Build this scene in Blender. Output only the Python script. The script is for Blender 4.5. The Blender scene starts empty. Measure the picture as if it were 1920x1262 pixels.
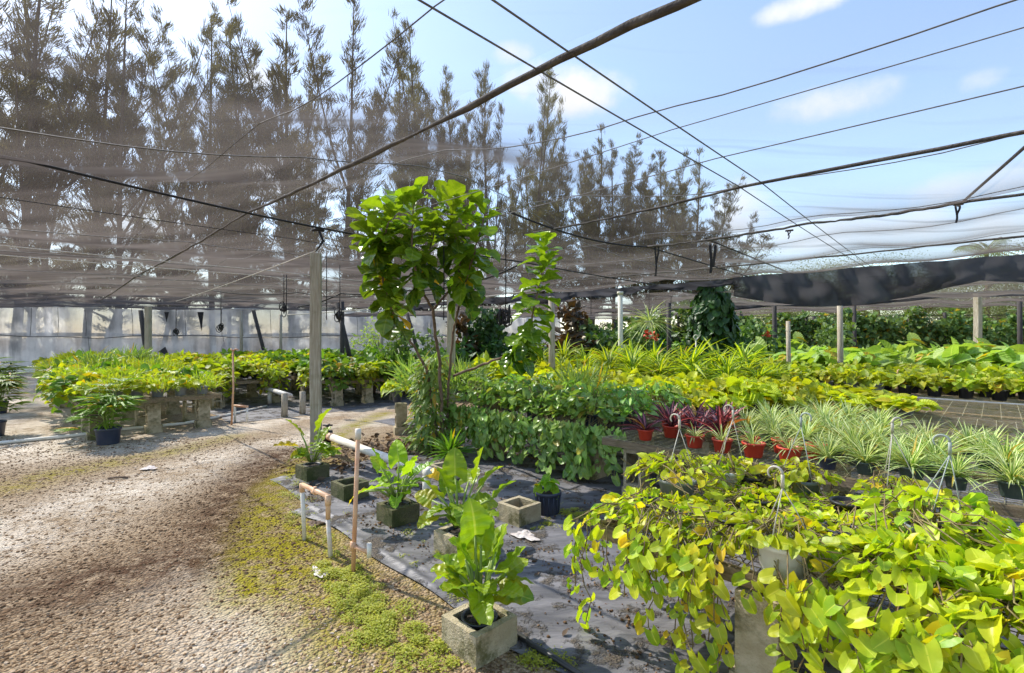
import bpy, bmesh, math, random
import numpy as np
from mathutils import Vector, Matrix
R = math.radians
rnd = random.Random(7)
sc = bpy.context.scene
COL = sc.collection
H = 1.7            # eye height
F = 940.0          # focal length in photo pixels (1920 wide)
ANG = R(44)        # the nursery grid is turned 44 degrees to the view
CA, SA = math.cos(ANG), math.sin(ANG)
BZ = 0.62          # bench top
def W(u, v, z=0.0):
    return Vector((CA*u + SA*v, -SA*u + CA*v, z))
def UV(x, y):
    return (CA*x - SA*y, SA*x + CA*y)
def at(px, py, d):
    return Vector(((px-960)/F*d, d, H-(py-631)/F*d))
def gnd(px, py, z=0.0):
    d = F*(H-z)/(py-631)
    return Vector(((px-960)/F*d, d, z))

# ------------------------------------------------------------------ mesh accumulator
class MB:
    def __init__(s):
        s.V=[]; s.F=[]; s.T=[]; s.n=0
    def add(s, V, Fs, T=None):
        V=np.asarray(V,dtype=np.float32).reshape(-1,3)
        s.V.append(V)
        for f in Fs:
            f=np.asarray(f,dtype=np.int64)
            if f.size: s.F.append(f+s.n)
        if T is None:
            T=np.zeros((len(V),4),np.float32); T[:,0]=.5
        s.T.append(np.asarray(T,dtype=np.float32)); s.n+=len(V)
    def mesh(s, name, mat, smooth=True):
        me=bpy.data.meshes.new(name)
        if s.n==0: return me
        V=np.concatenate(s.V); T=np.concatenate(s.T)
        me.vertices.add(len(V)); me.vertices.foreach_set('co',V.ravel())
        idx=np.concatenate([f.ravel() for f in s.F]); tot=np.concatenate([np.full(len(f),f.shape[1]) for f in s.F])
        me.loops.add(len(idx)); me.loops.foreach_set('vertex_index',idx.astype(np.int32))
        me.polygons.add(len(tot)); st=np.concatenate([[0],np.cumsum(tot)[:-1]])
        me.polygons.foreach_set('loop_start',st.astype(np.int32))
        me.polygons.foreach_set('use_smooth',np.full(len(tot),smooth))
        a=me.attributes.new('tint','FLOAT_COLOR','POINT'); a.data.foreach_set('color',T.ravel())
        me.materials.append(mat)
        me.update(calc_edges=True)
        return me
    # shapes
    def box(s, c, size, rz=0.0, tilt=None):
        hx,hy,hz=size[0]/2,size[1]/2,size[2]/2
        V=np.array([(x,y,z) for z in(-hz,hz) for x,y in((-hx,-hy),(hx,-hy),(hx,hy),(-hx,hy))],float)
        M=Matrix.Rotation(rz,3,'Z')
        if tilt is not None: M=M@tilt
        V=V@np.array(M).T+np.array(c)
        s.add(V,[[(3,2,1,0),(4,5,6,7),(0,1,5,4),(1,2,6,5),(2,3,7,6),(3,0,4,7)]])
    def tube(s, pts, rad, n=6, tint=.5, cap=True):
        P=np.array([tuple(p) for p in pts],float); m=len(P)
        rad=np.broadcast_to(np.asarray(rad,float),(m,))
        T=np.gradient(P,axis=0); T/=np.linalg.norm(T,axis=1,keepdims=True)+1e-9
        a=np.cross(T[0],(0,0,1.) if abs(T[0,2])<.8 else (1.,0,0)); A=np.empty_like(P)
        for q in range(m):
            a=a-T[q]*np.dot(a,T[q]); a=a/(np.linalg.norm(a)+1e-9); A[q]=a
        B=np.cross(T,A)
        th=np.arange(n)*2*math.pi/n
        V=P[:,None,:]+rad[:,None,None]*(np.cos(th)[None,:,None]*A[:,None,:]+np.sin(th)[None,:,None]*B[:,None,:])
        i=np.arange(m-1)[:,None]*n; j=np.arange(n)[None,:]; k=(j+1)%n
        Q=np.stack([i+j,i+k,i+n+k,i+n+j],-1).reshape(-1,4)
        Fs=[Q]
        if cap and n>=3:
            Fs.append(np.arange(n)[None,::-1]); Fs.append((np.arange(n)+(m-1)*n)[None,:])
        t=np.zeros((m*n,4)); t[:,0]=tint; t[:,1]=np.repeat(np.linspace(0,1,m),n)
        s.add(V.reshape(-1,3),Fs,t)
    def lathe(s, prof, n=20, c=(0,0,0)):
        P=np.array(prof,float); m=len(P); th=np.arange(n)*2*math.pi/n
        V=np.stack([P[:,0][:,None]*np.cos(th),P[:,0][:,None]*np.sin(th),np.repeat(P[:,1][:,None],n,1)],-1)+np.array(c)
        i=np.arange(m-1)[:,None]*n; j=np.arange(n)[None,:]; k=(j+1)%n
        s.add(V.reshape(-1,3),[np.stack([i+j,i+k,i+n+k,i+n+j],-1).reshape(-1,4)])
    def leaves(s, tm, P, D, U, S, r=None, a=None, wid=None):
        """tm template; P base points, D tip directions, U approximate normals, S lengths"""
        P=np.asarray(P,float).reshape(-1,3); m=len(P)
        if m==0: return
        D=np.asarray(D,float).reshape(-1,3); U=np.asarray(U,float).reshape(-1,3)
        D=D/(np.linalg.norm(D,axis=1,keepdims=True)+1e-9)
        X=np.cross(D,U); X/=np.linalg.norm(X,axis=1,keepdims=True)+1e-9
        Z=np.cross(X,D)
        S=np.broadcast_to(np.asarray(S,float),(m,))
        wid=np.ones(m) if wid is None else np.broadcast_to(np.asarray(wid,float),(m,))
        tv=tm['V']; n=len(tv)
        V=P[:,None,:]+S[:,None,None]*(tv[None,:,0,None]*wid[:,None,None]*X[:,None,:]+tv[None,:,1,None]*D[:,None,:]+tv[None,:,2,None]*Z[:,None,:])
        off=(np.arange(m)*n)[:,None,None]
        Fs=[(f[None]+off).reshape(-1,f.shape[1]) for f in tm['F']]
        T=np.zeros((m,n,4)); T[:,:,1]=tm['t'][None]; T[:,:,2]=tm['s'][None]
        T[:,:,0]=(np.random.default_rng(m).random(m) if r is None else np.broadcast_to(r,(m,)))[:,None]
        T[:,:,3]=(0 if a is None else np.broadcast_to(a,(m,))[:,None])
        s.add(V.reshape(-1,3),Fs,T.reshape(-1,4))

def leaf_t(w, nL=4, nW=2, fold=.2, droop=.2, lobe=0.0, ruffle=0.0, twist=0.0, nr=3, width=1.0):
    t=np.linspace(0,1,nL+1); sx=np.linspace(-1,1,nW*2+1)
    tt,ss=np.meshgrid(t,sx,indexing='ij')
    hw=np.array([w(x) for x in t])[:,None]*width
    x=ss*hw
    y=tt-lobe*np.abs(ss)**1.4*(1-tt)**2.5
    z=fold*np.abs(x)-droop*tt**2+ruffle*np.abs(ss)**1.5*np.sin(tt*math.pi*2*nr+ss*1.3)*np.minimum(1,hw*4)
    z=z-twist*x*tt
    V=np.stack([x,y,z],-1).reshape(-1,3)
    k=nW*2+1
    i=np.arange(nL)[:,None]*k; j=np.arange(k-1)[None]
    Q=np.stack([i+j,i+j+1,i+k+j+1,i+k+j],-1).reshape(-1,4)
    return dict(V=V,F=[Q],t=tt.ravel(),s=np.abs(ss).ravel())
heart=lambda t: .47*math.sqrt(max(0,1-((t-.30)/.70)**2))*(1-.22*max(0,t-.5)) if t>.02 else .36
oval=lambda t: .30*math.sin(math.pi*min(1,max(0,t))**.8)
strap=lambda t: .5*min(1,t*6+.5)*max(0,1-t**3)
lance=lambda t: .5*math.sin(math.pi*(t*.93+.07))
fiddle=lambda t: (.16+.17*t-.10*math.exp(-((t-.33)/.12)**2)+.13*math.exp(-((t-.74)/.2)**2))*math.sqrt(max(0,1-t**7))*min(1,t*9+.1)
arrow=lambda t: .46*math.sqrt(max(0,1-((t-.26)/.74)**2))*(1-.45*max(0,t-.45)) if t>.02 else .38

# ------------------------------------------------------------------ materials
def new_mat(name):
    m=bpy.data.materials.new(name); m.use_nodes=True
    nt=m.node_tree; nt.nodes.clear()
    out=nt.nodes.new('ShaderNodeOutputMaterial')
    return m,nt,out
class N:
    def __init__(s,nt): s.nt=nt
    def __call__(s,t,inp=None,**kw):
        n=s.nt.nodes.new('ShaderNode'+t)
        for k,v in kw.items(): setattr(n,k,v)
        if inp:
            for k,v in inp.items():
                sock=n.inputs[k]
                if isinstance(v,bpy.types.NodeSocket): s.nt.links.new(v,sock)
                elif isinstance(v,bpy.types.Node): s.nt.links.new(v.outputs[0],sock)
                else: sock.default_value=v
        return n
    def math(s,op,a,b=0.0,clamp=False):
        n=s.nt.nodes.new('ShaderNodeMath'); n.operation=op; n.use_clamp=clamp
        for i,v in enumerate((a,b)):
            if isinstance(v,bpy.types.Node): v=v.outputs[0]
            if isinstance(v,bpy.types.NodeSocket): s.nt.links.new(v,n.inputs[i])
            else: n.inputs[i].default_value=v
        return n.outputs[0]
    def mix(s,f,a,b,blend='MIX'):
        n=s.nt.nodes.new('ShaderNodeMix'); n.data_type='RGBA'; n.blend_type=blend
        for i,v in ((0,f),(6,a),(7,b)):
            if isinstance(v,bpy.types.Node): v=v.outputs[0]
            if isinstance(v,bpy.types.NodeSocket): s.nt.links.new(v,n.inputs[i])
            elif i==0: n.inputs[i].default_value=v
            else: n.inputs[i].default_value=(*v[:3],1)
        return n.outputs[2]
    def ss(s,x,a,b,c=0.0,d=1.0):
        n=s.nt.nodes.new('ShaderNodeMapRange'); n.interpolation_type='SMOOTHSTEP'
        if isinstance(x,bpy.types.Node): x=x.outputs[0]
        s.nt.links.new(x,n.inputs[0])
        for i,v in enumerate((a,b,c,d)): n.inputs[i+1].default_value=v
        return n.outputs[0]
    def noise(s,scale,detail=4,vec=None,rough=.55):
        n=s.nt.nodes.new('ShaderNodeTexNoise'); n.inputs['Scale'].default_value=scale; n.inputs['Detail'].default_value=detail; n.inputs['Roughness'].default_value=rough
        if vec is not None: s.nt.links.new(vec,n.inputs['Vector'])
        return n.outputs[0]
    def link(s,a,b): s.nt.links.new(a,b)

def leaf_mat(name,c1,c2,vein=None,spot=(.55,.33,.02),trans=.4,rough=.42,stripe=None,nv=7,edge=None,stripe_w=.45,tcol=None,veins=1):
    m,nt,out=new_mat(name); n=N(nt)
    at_=n('Attribute',attribute_name='tint'); sep=n('SeparateColor',{0:at_.outputs['Color']})
    r,t,s_=sep.outputs[0],sep.outputs[1],sep.outputs[2]; a=at_.outputs['Alpha']
    tc=n('TexCoord'); oi=n('ObjectInfo')
    ns=n.noise(9,3,tc.outputs['Object'])
    f=n.math('ADD',n.math('MULTIPLY',r,.65),n.math('MULTIPLY',n.math('SUBTRACT',ns,.35),.9),True)
    col=n.mix(f,c1,c2)
    if stripe is not None: col=n.mix(n.ss(s_,stripe_w+.12,stripe_w-.12),col,stripe)
    if edge is not None: col=n.mix(n.ss(s_,.68,.9),col,edge)
    wv=n.math('SINE',n.math('MULTIPLY',n.math('SUBTRACT',t,n.math('MULTIPLY',s_,.16)),nv*6.283))
    vm=n.ss(wv,.86,1.0)
    mid=n.ss(s_,.10,.03)
    if vein is not None:
        col=n.mix(n.math('MULTIPLY',n.math('MAXIMUM',mid,n.math('MULTIPLY',vm,.5*veins)),.6),col,vein)
    col=n.mix(n.math('MULTIPLY',a,n.ss(n.math('ADD',ns,n.math('MULTIPLY',a,.35)),.4,.62)),col,spot)
    # per plant shift
    hv=n('HueSaturation',{'Color':col,'Value':n.math('ADD',n.math('MULTIPLY',oi.outputs['Random'],.36),.82),'Hue':n.math('ADD',n.math('MULTIPLY',oi.outputs['Random'],.02),.49)})
    bmp=n('Bump',{'Strength':.35,'Distance':.01,'Height':n.math('ADD',n.math('MULTIPLY',wv,float(veins)),n.math('MULTIPLY',ns,2.0))})
    b=n('BsdfPrincipled',{'Base Color':hv,'Roughness':rough,'Normal':bmp})
    b.inputs['Specular IOR Level'].default_value=.45
    tint=n.mix(1.0,hv.outputs[0],tcol or (1.5,1.45,.55),'MULTIPLY')
    tr=n('BsdfTranslucent',{'Color':tint})
    mx=n('MixShader',{0:trans,1:b.outputs[0],2:tr.outputs[0]})
    n.link(mx.outputs[0],out.inputs[0]); return m

def plain_mat(name,c1,c2=None,scale=6,rough=.7,bump=.2,bscale=None,metal=0,spec=.4,dirt=None,dirt_s=(.5,.7),dscale=3,stretch=None,detail=5):
    m,nt,out=new_mat(name); n=N(nt)
    tc=n('TexCoord'); vec=tc.outputs['Object']
    if stretch:
        mp=n('Mapping',{'Vector':vec,'Scale':stretch}); vec=mp.outputs[0]
    ns=n.noise(scale,detail,vec)
    col=n.mix(n.ss(ns,.3,.7),c1,c2 or c1)
    if dirt is not None:
        d=n.noise(dscale,5,tc.outputs['Object'],.65); col=n.mix(n.ss(d,dirt_s[0],dirt_s[1]),col,dirt)
    oi=n('ObjectInfo')
    hv=n('HueSaturation',{'Color':col,'Value':n.math('ADD',n.math('MULTIPLY',oi.outputs['Random'],.2),.9)})
    bs=n.noise(bscale or scale*5,4,vec)
    bmp=n('Bump',{'Strength':bump,'Distance':.02,'Height':bs})
    b=n('BsdfPrincipled',{'Base Color':hv,'Roughness':rough,'Metallic':metal,'Normal':bmp})
    b.inputs['Specular IOR Level'].default_value=spec
    n.link(b.outputs[0],out.inputs[0]); return m

M={}
M['lime']=leaf_mat('lime pothos leaf',(.20,.38,.014),(.70,.68,.02),vein=(.72,.74,.08),spot=(.78,.56,.03),trans=.42,nv=0,veins=0)
M['lime_far']=leaf_mat('lime foliage',(.26,.37,.014),(.62,.60,.02),trans=.42)
M['yellowgreen']=leaf_mat('yellow green foliage',(.20,.31,.02),(.52,.53,.03),trans=.42)
M['green']=leaf_mat('mid green leaf',(.07,.18,.015),(.20,.34,.03),vein=(.2,.32,.06),trans=.36)
M['darkgreen']=leaf_mat('dark green leaf',(.018,.06,.012),(.05,.13,.02),vein=(.10,.2,.05),trans=.28,rough=.35)
M['heartleaf']=leaf_mat('heartleaf vine leaf',(.09,.24,.04),(.38,.54,.11),vein=(.42,.56,.2),trans=.32,rough=.34,veins=0,spot=(.4,.3,.03))
M['hedge']=leaf_mat('hedge leaf',(.035,.09,.018),(.22,.32,.08),trans=.3)
M['spider']=leaf_mat('spider plant leaf',(.14,.30,.03),(.26,.42,.05),stripe=(.80,.82,.42),trans=.35,stripe_w=.5,tcol=(1.2,1.2,.7))
M['redleaf']=leaf_mat('dark red strap leaf',(.05,.022,.026),(.14,.06,.06),stripe=(.55,.20,.20),trans=.3,stripe_w=.3,tcol=(1.6,.7,.7))
M['dracaena']=leaf_mat('striped strap leaf',(.07,.19,.015),(.22,.36,.02),stripe=(.52,.56,.04),trans=.42,stripe_w=.5)
M['bigleaf']=leaf_mat('pale broad leaf',(.20,.36,.06),(.42,.54,.11),vein=(.5,.6,.22),trans=.42)
M['alocasia']=leaf_mat('broad ruffled leaf',(.14,.31,.012),(.36,.50,.02),vein=(.46,.56,.10),veins=.5,spot=(.75,.45,.01),trans=.45,rough=.38,nv=5)
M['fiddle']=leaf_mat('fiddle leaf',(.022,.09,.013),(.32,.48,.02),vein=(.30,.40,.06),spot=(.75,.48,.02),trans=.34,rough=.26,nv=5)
M['palm']=leaf_mat('palm leaflet',(.08,.20,.015),(.24,.38,.03),trans=.36)
M['grassy']=leaf_mat('feathery foliage',(.22,.36,.02),(.55,.58,.05),trans=.42)
M['fern']=leaf_mat('grey green fern',(.12,.24,.05),(.34,.44,.12),trans=.38)
M['croton']=leaf_mat('bronze leaf',(.03,.03,.012),(.10,.06,.02),trans=.3,tcol=(1.5,1.0,.6))
M['needles']=leaf_mat('casuarina needles',(.085,.08,.042),(.165,.145,.08),trans=.35,rough=.7)
M['farleaf']=leaf_mat('distant tree leaf',(.15,.20,.08),(.27,.30,.12),trans=.35)  # leaf colour lightened to stand in for distance haze
M['weed']=leaf_mat('ground cover leaf',(.26,.34,.02),(.66,.64,.10),trans=.38)
M['dry']=leaf_mat('dry leaf',(.07,.045,.025),(.22,.15,.09),trans=.15,rough=.8,tcol=(1.2,1,.8))
M['stem']=plain_mat('vine stem',(.16,.10,.05),(.26,.22,.08),20,.7)
M['petiole']=plain_mat('green petiole',(.20,.30,.05),(.30,.38,.08),8,.5,.1)
M['bark']=plain_mat('bark',(.12,.075,.05),(.24,.17,.12),14,.9,.6)
M['casbark']=plain_mat('casuarina bark',(.06,.045,.03),(.11,.085,.06),3,.9,.5)
M['timber']=plain_mat('grey timber',(.30,.25,.18),(.46,.41,.32),5,.85,.35,30,dirt=(.20,.18,.10),dirt_s=(.52,.75),stretch=(9,9,.7))
M['rail']=plain_mat('weathered bench rail',(.17,.12,.07),(.30,.23,.14),5,.9,.4,26,dirt=(.12,.11,.04),dirt_s=(.45,.7),stretch=(1.5,14,14))
M['paintpost']=plain_mat('whitewashed post',(.55,.53,.42),(.66,.63,.52),5,.8,.25,30,dirt=(.4,.37,.2),dirt_s=(.5,.8),stretch=(8,8,.8))
M['darkpole']=plain_mat('tarred pole',(.03,.027,.025),(.07,.06,.055),5,.8,.3,stretch=(8,8,.8))
M['concrete']=plain_mat('rough concrete',(.38,.31,.19),(.55,.47,.32),9,.95,.7,90,dirt=(.13,.12,.045),dirt_s=(.46,.66),dscale=5)
M['mossblock']=plain_mat('mossy concrete',(.10,.095,.05),(.20,.18,.09),9,.95,.7,90,dirt=(.06,.07,.02),dirt_s=(.4,.62),dscale=5)
M['wire']=plain_mat('rusty galvanised wire',(.30,.27,.22),(.40,.30,.20),30,.5,.1,metal=.4)
M['wirefar']=plain_mat('yellowed wire',(.40,.33,.14),(.45,.42,.3),30,.5,.1,metal=.3)
M['redpot']=plain_mat('red plastic',(.50,.045,.018),(.58,.06,.025),5,.42,.05,spec=.5,dirt=(.3,.06,.03),dirt_s=(.55,.8))
M['greenpot']=plain_mat('dark green plastic',(.055,.085,.07),(.08,.11,.09),5,.45,.05,spec=.5,dirt=(.12,.12,.09),dirt_s=(.5,.75))
M['navypot']=plain_mat('navy plastic',(.025,.035,.065),(.045,.055,.09),5,.45,.05,spec=.5,dirt=(.09,.09,.09),dirt_s=(.55,.8))
M['greypot']=plain_mat('grey plastic',(.16,.18,.19),(.24,.25,.26),5,.5,.05,spec=.5,dirt=(.12,.12,.1),dirt_s=(.5,.75))
M['blackpot']=plain_mat('black plastic',(.015,.015,.016),(.03,.03,.03),5,.4,.05,spec=.5)
M['whitepot']=plain_mat('white plastic',(.72,.70,.64),(.78,.76,.70),5,.45,.05,spec=.5,dirt=(.45,.40,.28),dirt_s=(.5,.75),dscale=9)
M['hanger']=plain_mat('white hanger plastic',(.40,.37,.29),(.54,.51,.43),12,.5,.05)
M['greyhanger']=plain_mat('grey hanger plastic',(.26,.30,.27),(.36,.40,.36),12,.5,.05)
M['soil']=plain_mat('potting soil',(.03,.022,.015),(.08,.06,.04),30,.95,.8)
M['pvc']=plain_mat('white pipe',(.66,.62,.53),(.78,.75,.68),4,.4,.05,dirt=(.50,.30,.16),dirt_s=(.5,.72),dscale=2.2,spec=.5)
M['orangepipe']=plain_mat('sun stained pipe',(.58,.27,.14),(.70,.46,.28),5,.45,.05,dirt=(.65,.55,.42),dirt_s=(.52,.75),dscale=4)
M['blackiron']=plain_mat('black fitting',(.012,.012,.012),(.03,.03,.03),9,.5,.2)
M['cord']=plain_mat('black cord',(.014,.013,.013),(.03,.028,.027),20,.8,.1)
M['greycord']=plain_mat('grey cable',(.12,.11,.10),(.2,.19,.18),20,.7,.1)
M['palecord']=plain_mat('pale rope',(.55,.5,.42),(.65,.62,.55),20,.8,.1)
M['roll']=plain_mat('rolled net',(.055,.048,.042),(.12,.105,.09),8,.95,.7,40,stretch=(1,1,1))
M['rag']=plain_mat('bleached dry leaf',(.42,.36,.33),(.62,.57,.54),7,.85,.6,30)
M['metalstrip']=plain_mat('galvanised strip',(.42,.43,.44),(.55,.56,.57),3,.45,.1,metal=.5)
M['redflower']=plain_mat('red flower',(.6,.06,.02),(.7,.12,.04),8,.6)

def net_mat(name,a,c1,c2,stretch,tr=.55,min_cos=.045,streak=.6,a2=None):
    """woven shade cloth: the thread cover grows with the slant of the path through the weave"""
    m,nt,out=new_mat(name); n=N(nt)
    g=n('NewGeometry'); dot=nt.nodes.new('ShaderNodeVectorMath'); dot.operation='DOT_PRODUCT'
    n.link(g.outputs['Normal'],dot.inputs[0]); n.link(g.outputs['Incoming'],dot.inputs[1])
    c=n.math('MAXIMUM',n.math('ABSOLUTE',dot.outputs['Value']),min_cos)
    tc=n('TexCoord'); mp=n('Mapping',{'Vector':tc.outputs['Object'],'Rotation':(0,0,ANG),'Scale':stretch})
    ns=n.noise(1.0,2,mp.outputs[0],.6)
    mp3=n('Mapping',{'Vector':tc.outputs['Object'],'Rotation':(0,0,ANG),'Scale':(.25,3.2,1)})
    n3=n.noise(1.0,2,mp3.outputs[0],.6)
    st=n.ss(n3,.56,.74)
    sx_=n('SeparateXYZ',{0:g.outputs['Position']})
    av=n.ss(sx_.outputs[0],-3.5,3.0,a,a2) if a2 else a
    tr_=n.math('SUBTRACT',1.0,n.math('MULTIPLY',n.math('ADD',n.math('ADD',ns,.5),n.math('MULTIPLY',st,streak)),av))
    cover=n.math('SUBTRACT',1.0,n.math('POWER',tr_,n.math('POWER',n.math('DIVIDE',1.0,c),1.5)))
    col=n.mix(n.ss(ns,.35,.65),c1,c2)
    col=n.mix(n.math('MULTIPLY',st,.6*streak),col,tuple(x*.35 for x in c1))
    d=n('BsdfDiffuse',{'Color':col}); t=n('BsdfTranslucent',{'Color':col})
    body=n('MixShader',{0:tr,1:d.outputs[0],2:t.outputs[0]})
    tp=n('BsdfTransparent'); mx=n('MixShader',{0:cover,1:tp.outputs[0],2:body.outputs[0]})
    n.link(mx.outputs[0],out.inputs[0]); return m
M['netleft']=M['net']=net_mat('brown shade net',.096,(.105,.088,.079),(.18,.152,.134),(.25,1.4,1),a2=.045)
M['darknet']=net_mat('dark shade net',1.0,(.042,.040,.043),(.095,.092,.098),(.4,2.5,1),tr=.5,streak=.1)

def wall_mat():
    m,nt,out=new_mat('grey white shade cloth'); n=N(nt)
    tc=n('TexCoord'); ns=n.noise(.55,4,tc.outputs['Object'],.6)
    mp=n('Mapping',{'Vector':tc.outputs['Object'],'Scale':(2.2,2.2,.35)}); n2=n.noise(1.2,5,mp.outputs[0])
    col=n.mix(n.ss(n.math('ADD',n.math('MULTIPLY',ns,.6),n.math('MULTIPLY',n2,.4)),.36,.60),(.34,.35,.36),(.84,.84,.84))
    at_=n('Attribute',attribute_name='tint'); sep=n('SeparateColor',{0:at_.outputs['Color']})
    col=n.mix(n.ss(sep.outputs[1],.35,0.0),col,(.8,.8,.8))
    d=n('BsdfDiffuse',{'Color':col}); t=n('BsdfTranslucent',{'Color':col})
    b=n('MixShader',{0:.62,1:d.outputs[0],2:t.outputs[0]})
    tp=n('BsdfTransparent'); thin=n.math('MULTIPLY',n.ss(sep.outputs[1],.3,.75),n.ss(ns,.62,.38,.03,.16))
    b=n('MixShader',{0:thin,1:b.outputs[0],2:tp.outputs[0]})
    n.link(b.outputs[0],out.inputs[0]); return m
M['wall']=wall_mat()

def ground_mat():
    m,nt,out=new_mat('gravel road'); n=N(nt)
    g=n('NewGeometry'); pos=g.outputs['Position']
    at_=n('Attribute',attribute_name='tint'); sep=n('SeparateColor',{0:at_.outputs['Color']})
    moss,light,dark=sep.outputs[0],sep.outputs[1],sep.outputs[2]
    big=n.noise(.9,6,pos,.65); fine=n.noise(38,4,pos,.7); mid=n.noise(7,6,pos,.7)
    vo=n('TexVoronoi',{'Vector':pos,'Scale':48.0}); vs=n('SeparateColor',{0:vo.outputs['Color']})
    base=n.mix(vs.outputs[0],(.21,.13,.065),(.49,.365,.235))
    base=n.mix(n.ss(fine,.5,.8),base,(.62,.47,.30))
    base=n.mix(n.math('MULTIPLY',n.ss(mid,.5,.72),.6),base,(.23,.13,.035))
    lm=n.math('MULTIPLY',light,n.ss(n.math('ADD',n.math('MULTIPLY',big,.5),n.math('MULTIPLY',mid,.5)),.36,.6))
    base=n.mix(lm,base,(.80,.69,.55))
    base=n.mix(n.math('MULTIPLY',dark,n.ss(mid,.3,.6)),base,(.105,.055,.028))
    mm=n.math('MULTIPLY',moss,n.ss(n.math('ADD',n.math('MULTIPLY',mid,.6),n.math('MULTIPLY',big,.4)),.38,.58))
    base=n.mix(mm,base,n.mix(fine,(.20,.16,.008),(.42,.36,.02)))
    h=n.math('ADD',n.math('MULTIPLY',vo.outputs['Distance'],-1.2),n.math('ADD',fine,n.math('MULTIPLY',mid,1.2)))
    bmp=n('Bump',{'Strength':.9,'Distance':.03,'Height':h})
    b=n('BsdfPrincipled',{'Base Color':base,'Roughness':.95,'Normal':bmp}); b.inputs['Specular IOR Level'].default_value=.15
    n.link(b.outputs[0],out.inputs[0]); return m
M['ground']=ground_mat()
def pebble_mat():
    m,nt,out=new_mat('pebbles'); n=N(nt)
    at_=n('Attribute',attribute_name='tint'); sep=n('SeparateColor',{0:at_.outputs['Color']})
    rp=nt.nodes.new('ShaderNodeValToRGB'); n.link(sep.outputs[0],rp.inputs[0])
    e=rp.color_ramp.elements; e[0].color=(.10,.05,.02,1); e[1].color=(.72,.60,.48,1)
    x=rp.color_ramp.elements.new(.45); x.color=(.25,.155,.08,1); x=rp.color_ramp.elements.new(.8); x.color=(.44,.32,.205,1)
    b=n('BsdfPrincipled',{'Base Color':rp.outputs[0],'Roughness':.85}); b.inputs['Specular IOR Level'].default_value=.25
    n.link(b.outputs[0],out.inputs[0]); return m
M['pebble']=pebble_mat()
def mulch_mat():
    m,nt,out=new_mat('woven weed cloth'); n=N(nt)
    g=n('NewGeometry'); pos=g.outputs['Position']
    mp=n('Mapping',{'Vector':pos,'Rotation':(0,0,ANG),'Scale':(.5,2.2,1)})
    ns=n.noise(2.0,6,mp.outputs[0],.65); d=n.noise(3.3,7,pos,.7); fine=n.noise(70,3,pos)
    col=n.mix(n.ss(ns,.35,.65),(.085,.082,.086),(.20,.19,.195))
    dm=n.ss(d,.51,.60)
    col=n.mix(n.math('MULTIPLY',dm,.9),col,n.mix(n.ss(fine,.4,.6),(.045,.032,.02),(.15,.115,.075)))
    rg=n.math('ADD',n.math('MULTIPLY',dm,.3),.55)
    mp2=n('Mapping',{'Vector':pos,'Rotation':(0,0,ANG),'Scale':(1.1,9,1)}); wr=n.noise(1.0,4,mp2.outputs[0],.6)
    bmp=n('Bump',{'Strength':.9,'Distance':.03,'Height':n.math('ADD',n.math('MULTIPLY',dm,n.math('ADD',fine,.3)),n.math('ADD',n.math('MULTIPLY',ns,1.0),n.math('MULTIPLY',wr,1.6)))})
    b=n('BsdfPrincipled',{'Base Color':col,'Roughness':rg,'Normal':bmp}); b.inputs['Specular IOR Level'].default_value=.5
    n.link(b.outputs[0],out.inputs[0]); return m
M['mulch']=mulch_mat()

# ------------------------------------------------------------------ object helpers
def tag(o,label=None,cat=None,group=None,kind=None):
    for k,v in (('label',label),('category',cat),('group',group),('kind',kind)):
        if v: o[k]=v
    return o
def thing(name,label,cat,loc=(0,0,0),rz=0.0,group=None,scale=1.0):
    o=bpy.data.objects.new(name,None); COL.objects.link(o); o.empty_display_size=.1
    o.location=loc; o.rotation_euler=(0,0,rz); o.scale=(scale,)*3 if not hasattr(scale,'__len__') else scale
    return tag(o,label,cat,group)
def part(name,me,parent,label=None):
    o=bpy.data.objects.new(name,me); COL.objects.link(o); o.parent=parent
    if label: o['label']=label
    return o
def single(name,me,label,cat,loc=(0,0,0),rz=0.0,group=None,kind=None):
    o=bpy.data.objects.new(name,me); COL.objects.link(o); o.location=loc; o.rotation_euler=(0,0,rz)
    return tag(o,label,cat,group,kind)
def build(name,parts,label,cat,loc,rz=0.0,group=None,scale=1.0):
    """parts: list of (part name, mesh, [sub parts])"""
    o=thing(name,label,cat,loc,rz,group,scale)
    for p in parts:
        q=part(p[0],p[1],o)
        for s_ in (p[2] if len(p)>2 else []): part(s_[0],s_[1],q)
    return o
ORD=['first','second','third','fourth','fifth','sixth','seventh','eighth','ninth','tenth','eleventh','twelfth','thirteenth','fourteenth','fifteenth','sixteenth','seventeenth','eighteenth','nineteenth','twentieth']

# ------------------------------------------------------------------ pots
def pot_parts(rt,rb,h,mat,n=24,ribs=False):
    m=MB()
    m.lathe([(0.001,.004),(rb,0),(rb+.004,.006),(rb+(rt-rb)*.86,h*.84),(rt-.001,h*.85),(rt+.006,h*.86),(rt+.008,h*.985),(rt+.004,h),(rt-.004,h),(rt-.008,h*.9),(rt-.014,h*.82)],n)
    if ribs:
        for k in range(16):
            a=k*math.tau/16; c,s_=math.cos(a),math.sin(a)
            m.tube([(c*(rb+.005),s_*(rb+.005),.01),(c*(rb+(rt-rb)*.84+.003),s_*(rb+(rt-rb)*.84+.003),h*.82)],.006,5)
    body=m.mesh('pot',M[mat])
    m=MB(); th=np.arange(16)*math.tau/16
    V=[(0,0,h*.86)]+[((rt-.012)*math.cos(a),(rt-.012)*math.sin(a),h*.83+.006*math.sin(a*5)) for a in th]
    m.add(V,[[(0,i+1,(i+1)%16+1) for i in range(16)]])
    soil=m.mesh('soil',M['soil'])
    return body,soil
POT={}
for k in ('red','green','navy','grey','black','white'):
    POT[k]=pot_parts(.085,.062,.12,k+'pot')
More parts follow.
